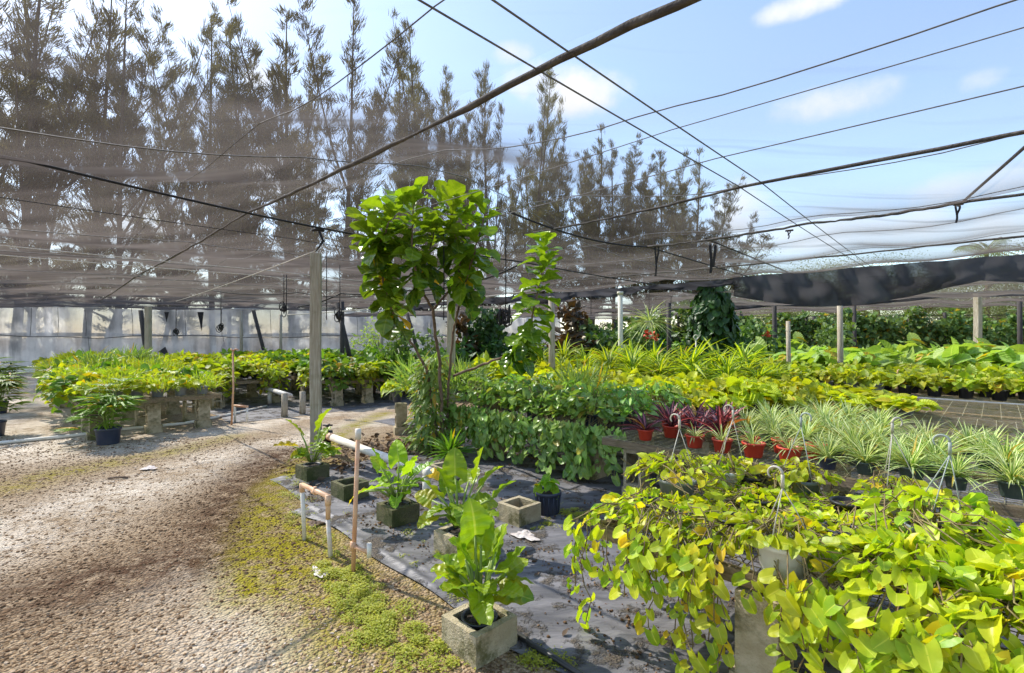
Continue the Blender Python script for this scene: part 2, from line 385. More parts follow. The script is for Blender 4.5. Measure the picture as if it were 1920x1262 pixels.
POT['bigblack']=pot_parts(.13,.10,.20,'blackpot'); POT['bignavy']=pot_parts(.125,.10,.21,'navypot',28,True)
POT['basketw']=pot_parts(.122,.085,.15,'whitepot'); POT['basketg']=pot_parts(.118,.085,.15,'greypot')
POT['palmnavy']=pot_parts(.17,.14,.26,'navypot'); POT['midnavy']=pot_parts(.1,.08,.15,'navypot'); POT['midgrey']=pot_parts(.1,.08,.15,'greypot')
POT['farblack']=pot_parts(.085,.065,.13,'blackpot',10)
POT['fargrey']=pot_parts(.085,.065,.13,'greypot',10)

# ------------------------------------------------------------------ foliage builders (all local, base of pot at z=0)
def rng(s): return np.random.default_rng(s)
HEARTS=[leaf_t(heart,7,3,f,d,.32,r,tw,2,wd_) for f,d,r,tw,wd_ in ((.3,.18,.03,.15,1),(.6,.35,.04,-.35,.95),(.15,.05,.035,.3,1.05),(.4,.55,.04,.1,.9),(.9,.25,.05,-.1,.85),(.2,-.2,.04,.4,1))]
HEARTS_FAR=[leaf_t(heart,3,1,f,d,.2) for f,d in ((.3,.15),(.5,.3),(.1,.1))]
def unit(a): return a/(np.linalg.norm(a,axis=-1,keepdims=True)+1e-9)
def mound(seed,n,Rr,Hh,size,mat,z0=.1,far=True,tms=None,yellow=.06,up=1.0,stem=None,flat=.5,wid=None):
    """domed leaf cloud"""
    g=rng(seed); m=MB(); tms=tms or (HEARTS_FAR if far else HEARTS)
    per=[n//len(tms)]*len(tms)
    for tm,k in zip(tms,per):
        a=g.random(k)*math.tau; q=np.sqrt(g.random(k)); r_=Rr*q
        z=z0+Hh*(1-flat*q**2)*(1-.75*g.random(k)**2.2)
        P=np.stack([np.cos(a)*r_,np.sin(a)*r_,z],-1)
        D=np.stack([np.cos(a)*(.3+q),np.sin(a)*(.3+q),g.normal(-.15,.45,k)],-1)+g.normal(0,.5,(k,3))
        U=np.stack([np.cos(a)*q*.5,np.sin(a)*q*.5,np.full(k,up)],-1)+g.normal(0,.35,(k,3))
        m.leaves(tm,P,D,U,size*(.65+.6*g.random(k)),g.random(k),(g.random(k)<yellow)*g.uniform(.4,1,k),wid)
    return m.mesh('foliage',M[mat])
def stems_mesh(seed,n,Rr,Hh,z0,mat='stem',rad=.003):
    g=rng(seed); m=MB()
    for i in range(n):
        a=g.random()*math.tau; q=g.random()**.5*Rr
        m.tube([(0.02*math.cos(a),.02*math.sin(a),z0*.7),(q*.5*math.cos(a),q*.5*math.sin(a),z0+Hh*.6*g.random()),(q*math.cos(a+.2),q*math.sin(a+.2),z0+Hh*(.3+.5*g.random()))],rad,4,cap=False)
    return m.mesh('stems',M[mat])
def rosette(seed,n,L,wd,mat,z0,lo=-.2,hi=1.3,droops=(.3,.55,.8),shape=strap,nL=6,jit=.25,spread=.02,yellow=.03,nW=1,height=0.0):
    g=rng(seed); m=MB()
    tms=[leaf_t(shape,nL,nW,.5,d,width=wd) for d in droops]
    k=n//len(tms)
    for tm in tms:
        a=g.random(k)*math.tau; el=g.uniform(lo,hi,k)
        D=np.stack([np.cos(a)*np.cos(el),np.sin(a)*np.cos(el),np.sin(el)],-1)
        U=np.stack([-np.cos(a)*np.sin(el),-np.sin(a)*np.sin(el),np.cos(el)],-1)+g.normal(0,jit,(k,3))
        P=np.stack([np.cos(a)*spread*g.random(k),np.sin(a)*spread*g.random(k),z0+height*g.random(k)],-1)
        m.leaves(tm,P,D,U,L*(.6+.5*g.random(k)),g.random(k),(g.random(k)<yellow)*.8)
    return m.mesh('foliage',M[mat])
SPIDER=[rosette(10+i,100,.29,.06,'spider',.105,.35,1.5,(.2,.5,.85),lance,6) for i in range(4)]
SPIDER_S=[rosette(30+i,36,.19,.075,'spider',.095,.3,1.45,(.2,.5,.8),lance,5) for i in range(3)]
REDS=[rosette(40+i,22,.30,.20,'redleaf',.105,.15,1.3,(.1,.3,.5),lance,6,nW=2) for i in range(3)]
LIME=[mound(60+i,96,.27,.25,.125,'lime_far',.1,tms=[leaf_t(heart,4,2,f,d,.2) for f,d in((.3,.2),(.5,.35),(.2,.1))],yellow=.05) for i in range(5)]
YELG=[mound(80+i,88,.30,.26,.12,'yellowgreen',.1) for i in range(4)]
GRN=[mound(90+i,90,.32,.30,.13,'green',.1) for i in range(4)]
SMALL=[mound(100+i,70,.2,.2,.09,'yellowgreen',.09) for i in range(3)]
BIG=[mound(110+i,26,.34,.42,.27,'bigleaf',.16,tms=[leaf_t(heart,4,2,f,d,.25) for f,d in((.2,.2),(.3,.4))],yellow=.04) for i in range(4)]
DRAC=[rosette(120+i,60,.62,.11,'dracaena',.14,.1,1.4,(.25,.5,.8),strap,6,nW=2,height=.35) for i in range(4)]
def feather(seed,n,Rr,Hh,mat,L=.2,w=.035):
    g=rng(seed); m=MB(); tm=leaf_t(lance,3,1,.3,.35,width=w/.5*.5)
    a=g.random(n)*math.tau; q=np.sqrt(g.random(n)); z=.1+Hh*g.random(n)*(1-.35*q)
    P=np.stack([np.cos(a)*Rr*q,np.sin(a)*Rr*q,z],-1)
    D=np.stack([np.cos(a)*(.3+.5*q),np.sin(a)*(.3+.5*q),g.uniform(.1,1.3,n)],-1)+g.normal(0,.35,(n,3))
    m.leaves(tm,P,D,g.normal(0,1,(n,3))+np.array((0,0,.8)),L*(.6+.7*g.random(n)),g.random(n),(g.random(n)<.05)*.8)
    return m.mesh('foliage',M[mat])
FEATH=[feather(130+i,420,.34,.30,'grassy',.15,.09) for i in range(4)]
FERN=[feather(140+i,260,.34,.36,'fern',.24,.10) for i in range(3)]
def rhapis(seed,n_st,Hh,Rr):
    g=rng(seed); m=MB(); st=MB(); tms=[leaf_t(lance,4,1,.4,d,width=.13) for d in(.2,.45)]
    for i in range(n_st):
        a=g.random()*math.tau; h=Hh*g.uniform(.35,.85); q=Rr*.25*g.random()
        b=np.array((math.cos(a)*q*.5,math.sin(a)*q*.5,.18)); t=np.array((math.cos(a)*(q+.04),math.sin(a)*(q+.04),h))
        st.tube([b,(b+t)/2,t],.009,5)
        for f in range(5):
            az=a+f*1.3+g.normal(0,.3); el=g.uniform(.1,1.0); L=Rr*g.uniform(.35,.6)
            hub=t+np.array((math.cos(az)*math.cos(el),math.sin(az)*math.cos(el),math.sin(el)))*L*.8-np.array((0,0,f*.05))
            st.tube([t-np.array((0,0,f*.05)),hub],.004,4)
            k=8; az2=az+np.linspace(-1.3,1.3,k)
            D=np.stack([np.cos(az2),np.sin(az2),np.full(k,math.sin(el)*.45)],-1)
            m.leaves(tms[f%2],np.repeat(hub[None],k,0),D,np.tile((0,0,1.),(k,1))+g.normal(0,.2,(k,3)),L*1.15*g.uniform(.8,1.1,k),g.random(k),(g.random(k)<.06)*.9)
    return m.mesh('foliage',M['palm']),st.mesh('stems',M['petiole'])

# ------------------------------------------------------------------ trailing pothos with vines over an edge
def pothos(seed,n,Rr,Hh,size,mat,z0=.12,xe=None,ye=None,strands=0,slen=(.3,.6),yellow=.07,tms=HEARTS,bench=BZ,runners=6,outw=None):
    """local x along the bench, local y across it; xe/ye: bench end / front edge (negative values)"""
    g=rng(seed); m=MB(); st=MB()
    def put(P,D,U,s,k=None):
        P=np.array(P); k=len(P); w=g.integers(0,len(tms),k)
        for i,tm in enumerate(tms):
            q=w==i
            m.leaves(tm,P[q],np.array(D)[q],np.array(U)[q],np.array(s)[q],g.random(q.sum()),(g.random(q.sum())<yellow)*g.uniform(.3,1,q.sum()))
    a=g.random(n)*math.tau; q=np.sqrt(g.random(n)); r_=Rr*q
    P=np.stack([np.cos(a)*r_,np.sin(a)*r_,z0+Hh*(1-.75*q**1.6)*(1-.7*g.random(n)**2)],-1)
    if ye is not None: P[:,1]=np.maximum(P[:,1],ye-.06*g.random(n))
    if xe is not None: P[:,0]=np.maximum(P[:,0],xe-.06*g.random(n))
    D=np.stack([np.cos(a)*(.3+q),np.sin(a)*(.3+q),g.normal(-.2,.4,n)],-1)+g.normal(0,.45,(n,3))
    U=np.stack([np.cos(a)*q*.6,np.sin(a)*q*.6,np.full(n,1.)],-1)+g.normal(0,.4,(n,3))
    put(P,D,U,size*g.uniform(.45,1.12,n))
    for i in range(0,n,3):
        p=P[i]; st.tube([(p[0]*.15,p[1]*.15,z0*.8),(p[0]*.6,p[1]*.6,(z0+p[2])*.55+.03),tuple(p)],.0028,4,cap=False)
    for i in range(runners):   # bare brown runners lying over the top
        a0=g.random()*math.tau; pts=[]
        for k in range(6):
            rr=Rr*(.2+.2*k); pts.append((math.cos(a0+k*.22)*rr,max(math.sin(a0+k*.22)*rr,ye if ye is not None else -9),z0+Hh*.8-.02*k+g.normal(0,.035)))
        st.tube(pts,.0032,5,cap=False)
    for i in range(strands):
        side = 'y' if (xe is None or (ye is not None and g.random()<.7)) else 'x'
        x0=g.uniform(-Rr,Rr)*1.05; L=g.uniform(*slen); o=g.uniform(.03,.13)
        L*=g.choice((.35,.7,1.0))
        if side=='y': e=(x0,ye-o); od=np.array((0,-1,0.)); s0=(x0*.3,ye*.3,z0+.05)
        else: e=(xe-o*.4,x0); od=np.array((-1,0,0.)); s0=(xe*.3,x0*.3,z0+.05)
        drift=g.normal(0,.12); pts=[s0,((s0[0]+e[0])/2,(s0[1]+e[1])/2,z0+.08*g.random()+.03),(e[0],e[1],.03)]
        k=max(3,int(L/.07)); dx=0
        side_v=np.array((-od[1],od[0],0))
        for j in range(1,k+1):
            w_=np.array((e[0],e[1],.03))+side_v*drift*j/k*L*1.4+od*(.03*math.sin(j*.9+i)+.02*j/k); z=.03-L*j/k
            if z<-bench+.03: break
            pts.append((w_[0]+g.normal(0,.008),w_[1]+g.normal(0,.008),z))
        st.tube(pts,.0032,5,cap=False)
        LP=[];LD=[];LU=[];LS=[]
        for j in range(2,len(pts)):
            for rep in range(2 if g.random()<.5 else 1):
                p=np.array(pts[j]); sd=side_v*(1 if (j+rep)%2 else -1)
                pos=p+sd*.025+od*.02+np.array((0,0,g.uniform(-.03,.03)))
                LP.append(pos); LD.append(sd*g.uniform(.2,.9)+od*.25+np.array((0,0,-1))*g.uniform(.35,1.)); LU.append(od+np.array((0,0,.55))+g.normal(0,.3,3)); LS.append(size*g.uniform(.45,1.15))
                st.tube([tuple(p),tuple(pos)],.002,3,cap=False)
        if LP: put(LP,LD,LU,LS)
    return m.mesh('foliage',M[mat]),st.mesh('vines',M['stem'])

def hanger_mesh(rim_r,z_rim,h,mat,nw=3,lean=0.0,hook=.031,flat=False):
    m=MB(); top=(lean,0,z_rim+h)
    for k in range(nw):
        a=k*math.tau/nw+.4; m.tube([(rim_r*math.cos(a),rim_r*math.sin(a),z_rim),(rim_r*.5*math.cos(a)+lean*.5,rim_r*.5*math.sin(a),z_rim+h*.5+.01),top],.0026,5)
    m.tube([top,(lean,0,z_rim+h+.06)],.008,6)
    pts=[(lean+hook*math.cos(t)-hook,0,z_rim+h+.06+hook*math.sin(t)+0.0) for t in np.linspace(0,3.9,12)]
    m.tube(pts,np.linspace(.0065,.004,12),6)
    return m.mesh('hanger',M[mat])

# ------------------------------------------------------------------ concrete blocks, posts, pipes
def block_bm(xs,ys,holes,h,bev=.006):
    bm=bmesh.new(); vs={}
    def v(i,j,k):
        key=(i,j,k)
        if key not in vs: vs[key]=bm.verts.new((xs[i],ys[j],h*k))
        return vs[key]
    nx,ny=len(xs)-1,len(ys)-1
    solid=lambda i,j: 0<=i<nx and 0<=j<ny and (i,j) not in holes
    for i in range(nx):
        for j in range(ny):
            if not solid(i,j): continue
            bm.faces.new((v(i,j,1),v(i+1,j,1),v(i+1,j+1,1),v(i,j+1,1))); bm.faces.new((v(i,j,0),v(i,j+1,0),v(i+1,j+1,0),v(i+1,j,0)))
            if not solid(i-1,j): bm.faces.new((v(i,j,0),v(i,j,1),v(i,j+1,1),v(i,j+1,0)))
            if not solid(i+1,j): bm.faces.new((v(i+1,j,0),v(i+1,j+1,0),v(i+1,j+1,1),v(i+1,j,1)))
            if not solid(i,j-1): bm.faces.new((v(i,j,0),v(i+1,j,0),v(i+1,j,1),v(i,j,1)))
            if not solid(i,j+1): bm.faces.new((v(i,j+1,0),v(i,j+1,1),v(i+1,j+1,1),v(i+1,j+1,0)))
    ed=[e for e in bm.edges if len(e.link_faces)==2 and e.calc_face_angle(0)>.5]
    if bev: bmesh.ops.bevel(bm,geom=ed,offset=bev,segments=2,affect='EDGES',profile=.6)
    return bm
def bm_mesh(bm,name,mat,smooth=False):
    me=bpy.data.meshes.new(name); bm.to_mesh(me); bm.free(); me.materials.append(mat)
    return me
def planter_block(mat,s=.285,h=.165,w=.042):
    a=s/2
    bm=block_bm([-a,-a+w,a-w,a],[-a,-a+w,a-w,a],{(1,1)},h,.005)
    bmesh.ops.subdivide_edges(bm,edges=[e for e in bm.edges if e.calc_length()>.08],cuts=3,use_grid_fill=True)
    g=rnd
    for v in bm.verts: v.co+=Vector((g.uniform(-1,1),g.uniform(-1,1),g.uniform(-1,1)))*.0014
    return bm_mesh(bm,'concrete_block',M[mat])
def hollow_bm(): return block_bm([-.2,-.165,-.018,.018,.165,.2],[-.1,-.068,.068,.1],{(1,1),(3,1)},.19)
def add_bm(dst,src,mtx):
    src.transform(mtx); tmp=bpy.data.meshes.new('tmp'); src.to_mesh(tmp); src.free(); dst.from_mesh(tmp); bpy.data.meshes.remove(tmp)
def pier_mesh(name='block_pier',mat='concrete',tall=True,rot=0.0,seed=0):
    """a block lying flat with one stood on end on top of it"""
    bm=bmesh.new(); g=random.Random(seed)
    add_bm(bm,hollow_bm(),Matrix.Rotation(rot,4,'Z')@Matrix.Diagonal((.62,1,.72,1)))
    if tall:
        # stood on end: its long axis becomes vertical, the cells show on the side
        add_bm(bm,hollow_bm(),Matrix.Translation((0,0,.139+.2))@Matrix.Rotation(rot+g.uniform(-.06,.06),4,'Z')@Matrix.Rotation(R(90),4,'Y')@Matrix.Translation((0,0,-.095)))
    return bm_mesh(bm,name,M[mat])
def post_mesh(w,h,mat,taper=1.0,cap=False,round_=False,name='post',d=None):
    if round_:
        m=MB(); m.tube([(0,0,0),(0.01,0,h*.5),(0,0.01,h)],[w/2,w/2*.97,w/2*.92],10)
        if cap: m.tube([(0,.01,h+.002),(0,.01,h+.07)],w/2*1.25,10)
        return m.mesh(name,M[mat])
    a=w/2; b=(d or w)/2
    bm=bmesh.new()
    bmesh.ops.create_cube(bm,size=1)
    for v in bm.verts: v.co=Vector((v.co.x*2*a,v.co.y*2*b,(v.co.z+.5)*h))
    bmesh.ops.bevel(bm,geom=bm.edges[:],offset=.006,segments=1,affect='EDGES')
    bmesh.ops.subdivide_edges(bm,edges=[e for e in bm.edges if abs(e.verts[0].co.z-e.verts[1].co.z)>h*.5],cuts=6)
    for v in bm.verts: v.co.x+=.004*math.sin(v.co.z*3.1+w*50); v.co.y+=.004*math.sin(v.co.z*2.3)
    return bm_mesh(bm,name,M[mat])
def catenary(a,b,sag,n=16):
    a=Vector(a);b=Vector(b)
    return [a.lerp(b,t)-Vector((0,0,sag*4*t*(1-t))) for t in [i/n for i in range(n+1)]]

# =================================================================== GROUND
def seg_d(X,Y,pts):
    d=np.full(X.shape,1e9)
    for (x0,y0),(x1,y1) in zip(pts[:-1],pts[1:]):
        dx,dy=x1-x0,y1-y0; t=np.clip(((X-x0)*dx+(Y-y0)*dy)/(dx*dx+dy*dy),0,1)
        d=np.minimum(d,np.hypot(X-x0-t*dx,Y-y0-t*dy))
    return d
def gp(*l): return [tuple(gnd(x,y)[:2]) for x,y in l]
MOSS1=gp((470,1110),(485,1060),(490,980),(500,935),(545,885),(600,850),(660,800),(720,775))
MOSS2=gp((20,915),(100,890),(200,870),(330,845),(430,820))
MOSS3=gp((700,1262),(660,1190),(600,1080),(560,990))
TRACK1=gp((-300,1120),(0,1010),(280,905),(420,862),(600,815),(720,785))
TRACK2=gp((480,1290),(440,1190),(380,1120),(330,1080))
TRACK3=gp((0,850),(150,800),(300,830),(500,790),(700,763))
TRACK4=gp((60,690),(90,750),(60,830))
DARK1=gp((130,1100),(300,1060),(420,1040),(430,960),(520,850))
gx=np.concatenate([[-600,-300,-150,-80,-50,-35,-25,-20,-17],np.arange(-15,3,.11),np.arange(3,12,.5),[13,16,20,26,35,50,80,150,300,600]])
gy=np.concatenate([[-60,-20,-8,-3,0],np.arange(.8,16,.11),np.arange(16,30,.8),[31,35,40,50,70,100,160,300,600]])
GX,GY=np.meshgrid(gx,gy,indexing='ij')
gm=MB()
T=np.zeros(GX.shape+(4,),np.float32)
T[...,0]=np.clip(1.1*np.exp(-(seg_d(GX,GY,MOSS1)/.20)**2)+.75*np.exp(-(seg_d(GX,GY,MOSS2)/.30)**2)+.9*np.exp(-(seg_d(GX,GY,MOSS3)/.35)**2),0,1)
T[...,0]=np.maximum(T[...,0],np.where((SA*GX+CA*GY>1.9)&(GX>-3)&(GY<7),.35,0))
T[...,1]=np.clip(1.1*np.exp(-(seg_d(GX,GY,TRACK1)/.7)**2)+(.62*np.exp(-(seg_d(GX,GY,TRACK2)/.42)**2))+np.exp(-(seg_d(GX,GY,TRACK3)/.7)**2)+1.6*np.exp(-(seg_d(GX,GY,TRACK4)/1.5)**2),0,1)
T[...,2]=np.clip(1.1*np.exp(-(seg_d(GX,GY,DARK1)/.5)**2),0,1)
nx,ny=GX.shape
i=np.arange(nx-1)[:,None]*ny; j=np.arange(ny-1)[None]
gm.add(np.stack([GX,GY,np.zeros_like(GX)],-1).reshape(-1,3),[np.stack([i+j,i+ny+j,i+ny+j+1,i+j+1],-1).reshape(-1,4)],T.reshape(-1,4))
single('ground',gm.mesh('ground',M['ground']),None,None,kind='structure')

def in_sheet(x,y):   # plastic sheet area
    u,v=UV(x,y); return v>1.98
# pebbles
g=rng(5)
NP=30000
d=1.9+6.5*g.random(NP)**1.7; lat=g.uniform(-1.08,-.02,NP)
px_,py_=lat*d,d
u_,v_=CA*px_-SA*py_,SA*px_+CA*py_
trk=np.exp(-(seg_d(px_,py_,TRACK1)/.5)**2)+np.exp(-(seg_d(px_,py_,TRACK2)/.4)**2)
k=((v_<1.95)|(u_<-6.3))&(g.random(NP)>.45*trk); px_,py_=px_[k],py_[k]
n_=len(px_)
ph=(1+5**.5)/2
ico=np.array([(-1,ph,0),(1,ph,0),(-1,-ph,0),(1,-ph,0),(0,-1,ph),(0,1,ph),(0,-1,-ph),(0,1,-ph),(ph,0,-1),(ph,0,1),(-ph,0,-1),(-ph,0,1)])/1.9
icf=np.array([(0,11,5),(0,5,1),(0,1,7),(0,7,10),(0,10,11),(1,5,9),(5,11,4),(11,10,2),(10,7,6),(7,1,8),(3,9,4),(3,4,2),(3,2,6),(3,6,8),(3,8,9),(4,9,5),(2,4,11),(6,2,10),(8,6,7),(9,8,1)])
sz=.004+.0085*g.random(n_)**2.6; sz*=np.clip(.8+.08*py_,.9,1.5)
th=g.random(n_)*math.tau; sx=g.uniform(.8,1.5,n_); sy=g.uniform(.6,1.0,n_); szz=g.uniform(.35,.65,n_)
jit=1+.16*g.normal(0,1,(n_,12,1))
V=ico[None]*jit*np.stack([sx,sy,szz],-1)[:,None]*sz[:,None,None]
c,s_=np.cos(th)[:,None],np.sin(th)[:,None]
V=np.stack([V[...,0]*c-V[...,1]*s_,V[...,0]*s_+V[...,1]*c,V[...,2]],-1)+np.stack([px_,py_,sz*.25],-1)[:,None]
tr1=np.exp(-(seg_d(px_,py_,TRACK1)/.6)**2)+np.exp(-(seg_d(px_,py_,TRACK2)/.5)**2)
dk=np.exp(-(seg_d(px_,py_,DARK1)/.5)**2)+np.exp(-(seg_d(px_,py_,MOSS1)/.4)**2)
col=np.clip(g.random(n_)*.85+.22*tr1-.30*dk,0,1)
T=np.zeros((n_,12,4)); T[...,0]=col[:,None]
pm=MB(); pm.add(V.reshape(-1,3),[(icf[None]+(np.arange(n_)*12)[:,None,None]).reshape(-1,3)],T.reshape(-1,4))
single('gravel',pm.mesh('gravel',M['pebble'],False),'loose brown and pale gravel covering the road','gravel',kind='stuff')

# ground cover weeds
def weeds(name,label,areas,n,mat='weed',size=.016,seed=3,zmax=.035):
    g=rng(seed); m=MB(); tm=leaf_t(oval,2,1,.3,.2)
    P=[]
    for pts,w,fr in areas:
        k=int(n*fr); pts=np.array(pts); sl=np.linalg.norm(np.diff(pts,axis=0),axis=1); pr=sl/sl.sum()
        si=g.choice(len(sl),k,p=pr); t=g.random(k)[:,None]
        base=pts[si]*(1-t)+pts[si+1]*t
        cl=rng(seed+1).normal(0,w,(60,2)); 
        q=base+g.normal(0,w*.55,(k,2))+cl[g.integers(0,60,k)]*.6
        P.append(q)
    P=np.concatenate(P); k=len(P)
    # clumpy height
    nc_=int(k/170); cc=P[g.integers(0,k,nc_)]; cr=g.uniform(.02,.075,nc_); hN=np.zeros(k)
    for c_,r_ in zip(cc,cr): hN=np.maximum(hN,np.exp(-((P-c_)**2).sum(1)/r_**2)*r_/.07)
    hN=np.clip(hN,0,1); keep=hN>.16+g.random(k)*.5; P=P[keep]; hN=hN[keep]; k=len(P)
    a=g.random(k)*math.tau
    D=np.stack([np.cos(a),np.sin(a),g.uniform(-.1,.5,k)],-1)
    m.leaves(tm,np.stack([P[:,0],P[:,1],.006+zmax*hN*g.random(k)],-1),D,np.tile((0,0,1.),(k,1))+g.normal(0,.3,(k,3)),size*g.uniform(.6,1.4,k),g.random(k))
    single(name,m.mesh(name,M[mat]),label,'weeds',kind='stuff')
weeds('ground_cover','low yellow green weeds along the gravel beside the black ground cloth',[(gp((760,1240),(700,1150),(650,1090),(600,1060)),.16,.62),(gp((640,1060),(590,1010),(550,930),(540,890)),.13,.28),(gp((860,1262),(800,1190)),.1,.10)],26000,size=.016)
weeds('ground_cover','small weeds and dirt growing in the seams of the black ground cloth',[(gp((640,960),(760,1000),(860,1060)),.05,.2),(gp((700,1010),(820,1090),(920,1200)),.04,.15),(gp((990,990),(1040,985)),.08,.15),(gp((1060,960),(1100,975)),.12,.3),(gp((950,1245),(1010,1235),(1070,1262)),.06,.2)],9000,size=.015,seed=8,zmax=.03)
g=rng(33); k=5200; vv=g.choice([2.32,2.42,2.62,2.86,3.05,3.3,3.7,4.2],k)+g.normal(0,.05,k); uu=g.uniform(-5.6,1.5,k)
cl=np.sin(uu*2.3+vv*9)+np.sin(uu*5.1+vv*4); kp=cl>g.uniform(-1.2,1.6,k); uu,vv=uu[kp],vv[kp]; k=len(uu)
sz=.004+.009*g.random(k)**2; V=ico[None]*(1+.2*g.normal(0,1,(k,12,1)))*sz[:,None,None]*np.array((1,1,.7))+np.stack([CA*uu+SA*vv,-SA*uu+CA*vv,.012+sz*.4],-1)[:,None]
T=np.zeros((k,12,4)); T[...,0]=(g.random(k)**2*.5)[:,None]
m=MB(); m.add(V.reshape(-1,3),[(icf[None]+(np.arange(k)*12)[:,None,None]).reshape(-1,3)],T.reshape(-1,4))
single('soil_crumbs',m.mesh('soil_crumbs',M['pebble'],False),'dark soil crumbs and grit scattered over the ground cloth','soil crumbs',kind='stuff')
g=rng(35); k=130; m=MB(); tm=leaf_t(oval,4,1,.5,-.3); uu=g.uniform(-5.5,1.2,k); vv=g.uniform(2.2,4.7,k); a=g.random(k)*math.tau
m.leaves(tm,np.stack([CA*uu+SA*vv,-SA*uu+CA*vv,np.full(k,.016)],-1),np.stack([np.cos(a),np.sin(a),g.normal(0,.2,k)],-1),np.tile((0,0,1.),(k,1))+g.normal(0,.4,(k,3)),g.uniform(.02,.06,k),g.random(k))
single('fallen_leaves',m.mesh('fallen_leaves',M['dry']),'small curled dry leaves strewn over the ground cloth','fallen leaves',kind='stuff')
# leaf litter under the white pipe
g=rng(21); m=MB(); tm=leaf_t(oval,3,1,.6,-.25)
pts=np.array([tuple(gnd(x,y)[:2]) for x,y in ((640,880),(700,850),(760,835),(800,845),(690,835))])
k=420; P=pts[g.integers(0,5,k)]+g.normal(0,.33,(k,2)); a=g.random(k)*math.tau
m.leaves(tm,np.stack([P[:,0],P[:,1],.012+.03*g.random(k)],-1),np.stack([np.cos(a),np.sin(a),g.normal(0,.25,k)],-1),np.tile((0,0,1.),(k,1))+g.normal(0,.5,(k,3)),g.uniform(.05,.12,k),g.random(k))
single('leaf_litter',m.mesh('leaf_litter',M['dry']),'dry brown leaf litter behind the white pipe','leaf litter',kind='stuff')

# weed cloth sheets, folded along the bench direction
def sheet(u0,u1,v0,v1,z,seed,folds,nu=150,nv=90):
    g=rng(seed); us=np.linspace(u0,u1,nu); vs=np.linspace(v0,v1,nv); A,B=np.meshgrid(us,vs,indexing='ij')
    edge=.05*np.sin(A*1.7+seed)+.03*np.sin(A*4.1); B2=B+edge*np.exp(-((B-v0)/.25)**2)
    Z=np.full(A.shape,z)
    for (c,w,hh,sl) in folds:
        cc=c+sl*(A-u0)+.03*np.sin(A*2.3+c*5)
        amp=hh*(.5+.5*np.sin(A*1.3+c*9))*(.6+.4*np.sin(A*3.7+c*3))
        Z+=np.abs(amp)*np.exp(-((B2-cc)/w)**2)
    X=CA*A+SA*B2; Y=-SA*A+CA*B2
    m=MB(); i=np.arange(nu-1)[:,None]*nv; j=np.arange(nv-1)[None]
    m.add(np.stack([X,Y,Z],-1).reshape(-1,3),[np.stack([i+j,i+nv+j,i+nv+j+1,i+j+1],-1).reshape(-1,4)])
    return m.mesh('ground_cloth',M['mulch'])
single('ground_cloth',sheet(-6.2,4,2.28,5.2,.006,1,[(2.45,.04,.025,0),(2.62,.03,.02,.01),(2.85,.04,.02,-.01),(3.05,.03,.018,.015),(3.4,.05,.016,0),(3.8,.04,.016,.01)]),'wide grey black woven ground cloth under the planters and benches','ground cloth')
single('ground_cloth',sheet(-4.9,4,2.02,2.36,.012,2,[(2.1,.03,.022,0),(2.2,.025,.02,.004)],150,40),'narrow folded strip of black ground cloth along the gravel edge','ground cloth')
single('ground_cloth',sheet(-9,6,5.25,13,.006,3,[],30,30),'dark ground cloth under the middle benches','ground cloth')
single('ground_cloth',sheet(-23,-10.7,3.3,9.5,.006,4,[(3.6,.05,.03,0)],60,40),'ground cloth under the left rear benches','ground cloth')

# =================================================================== BENCHES
def bench(label,u0,u1,v0,v1,mesh=None,step=.055,bar=.0042,pier_us=(),z=BZ,rows=(.14,.86),matw='wire',seed=0,strip=None):
    L,Wd=u1-u0,v1-v0
    o=thing('wire_bench',label,'bench',W(u0,v0),-ANG)
    m=MB()
    for y in (.02,Wd*.5,Wd-.02):
        m.box((L/2,y,z-.045),(L,.04,.07))
    for x in (.02,L-.02):
        m.box((x,Wd*.25,z-.045),(.038,Wd*.5-.044,.066)); m.box((x,Wd*.75,z-.045),(.038,Wd*.5-.044,.066))
    part('timber_frame',m.mesh('timber_frame',M['rail'],False),o)
    if mesh is None: mesh=[(0,L)]
    m=MB()
    for (a,b) in mesh:
        for x in np.arange(a+.01,b,step*1.6): m.box((x,Wd/2,z-.004),(bar,Wd,bar))
        for y in np.arange(.01,Wd,step): m.box(((a+b)/2,y,z+.0005),(b-a,bar*.8,bar*.8))
    part('wire_mesh',m.mesh('wire_mesh',M[matw],False),o)
    if strip: 
        m=MB(); m.box((L/2,strip,z+.012),(L,.07,.016)); part('metal_strip',m.mesh('metal_strip',M['metalstrip'],False),o)
    for i,pu in enumerate(pier_us):
        for r_ in rows:
            p=part('block_pier',pier_mesh(seed=seed+i,rot=(0 if (i+seed)%2 else R(90))),o); p.location=(pu-u0,Wd*r_,0); p.scale=(1,1,(z-.10)/.54)
    return o
def clip_far(u0,u1,vs): pass
bench('near wire bench on concrete blocks, buried under lime pothos',-1.68,3.2,2.42,3.85,mesh=[(0,4.88)],pier_us=(-.78,.6,2.2),rows=(.06,.88),seed=1)
bench('wire bench holding the red pots and spider plants',-3.05,3.4,4.55,6.4,pier_us=(-2.72,-1.2,.6,2.4),rows=(.08,.9),seed=2,matw='wirefar')
bench('low wire bench hidden under dark trailing vines',-5.7,-3.15,4.85,6.5,step=.08,pier_us=(-5.2,-3.5),rows=(.12,.85),seed=3)
bench('long wire bench with the lime pothos mass and an empty right end',-7.4,5.0,6.55,9.0,step=.11,bar=.0055,pier_us=(-7,-5,-3,-1,1.5),matw='wirefar',seed=4)
bench('wire bench of striped strap leaf plants, bare at its right end',-8.6,5.5,9.15,11.35,step=.12,bar=.0055,pier_us=(-8,-5,-2,1),matw='wirefar',seed=5,strip=2.1)
bench('wire bench lined with small dark pots at its front',-6,6.5,11.6,14.6,step=.12,pier_us=(-5.5,-2,2),matw='wirefar',seed=6)
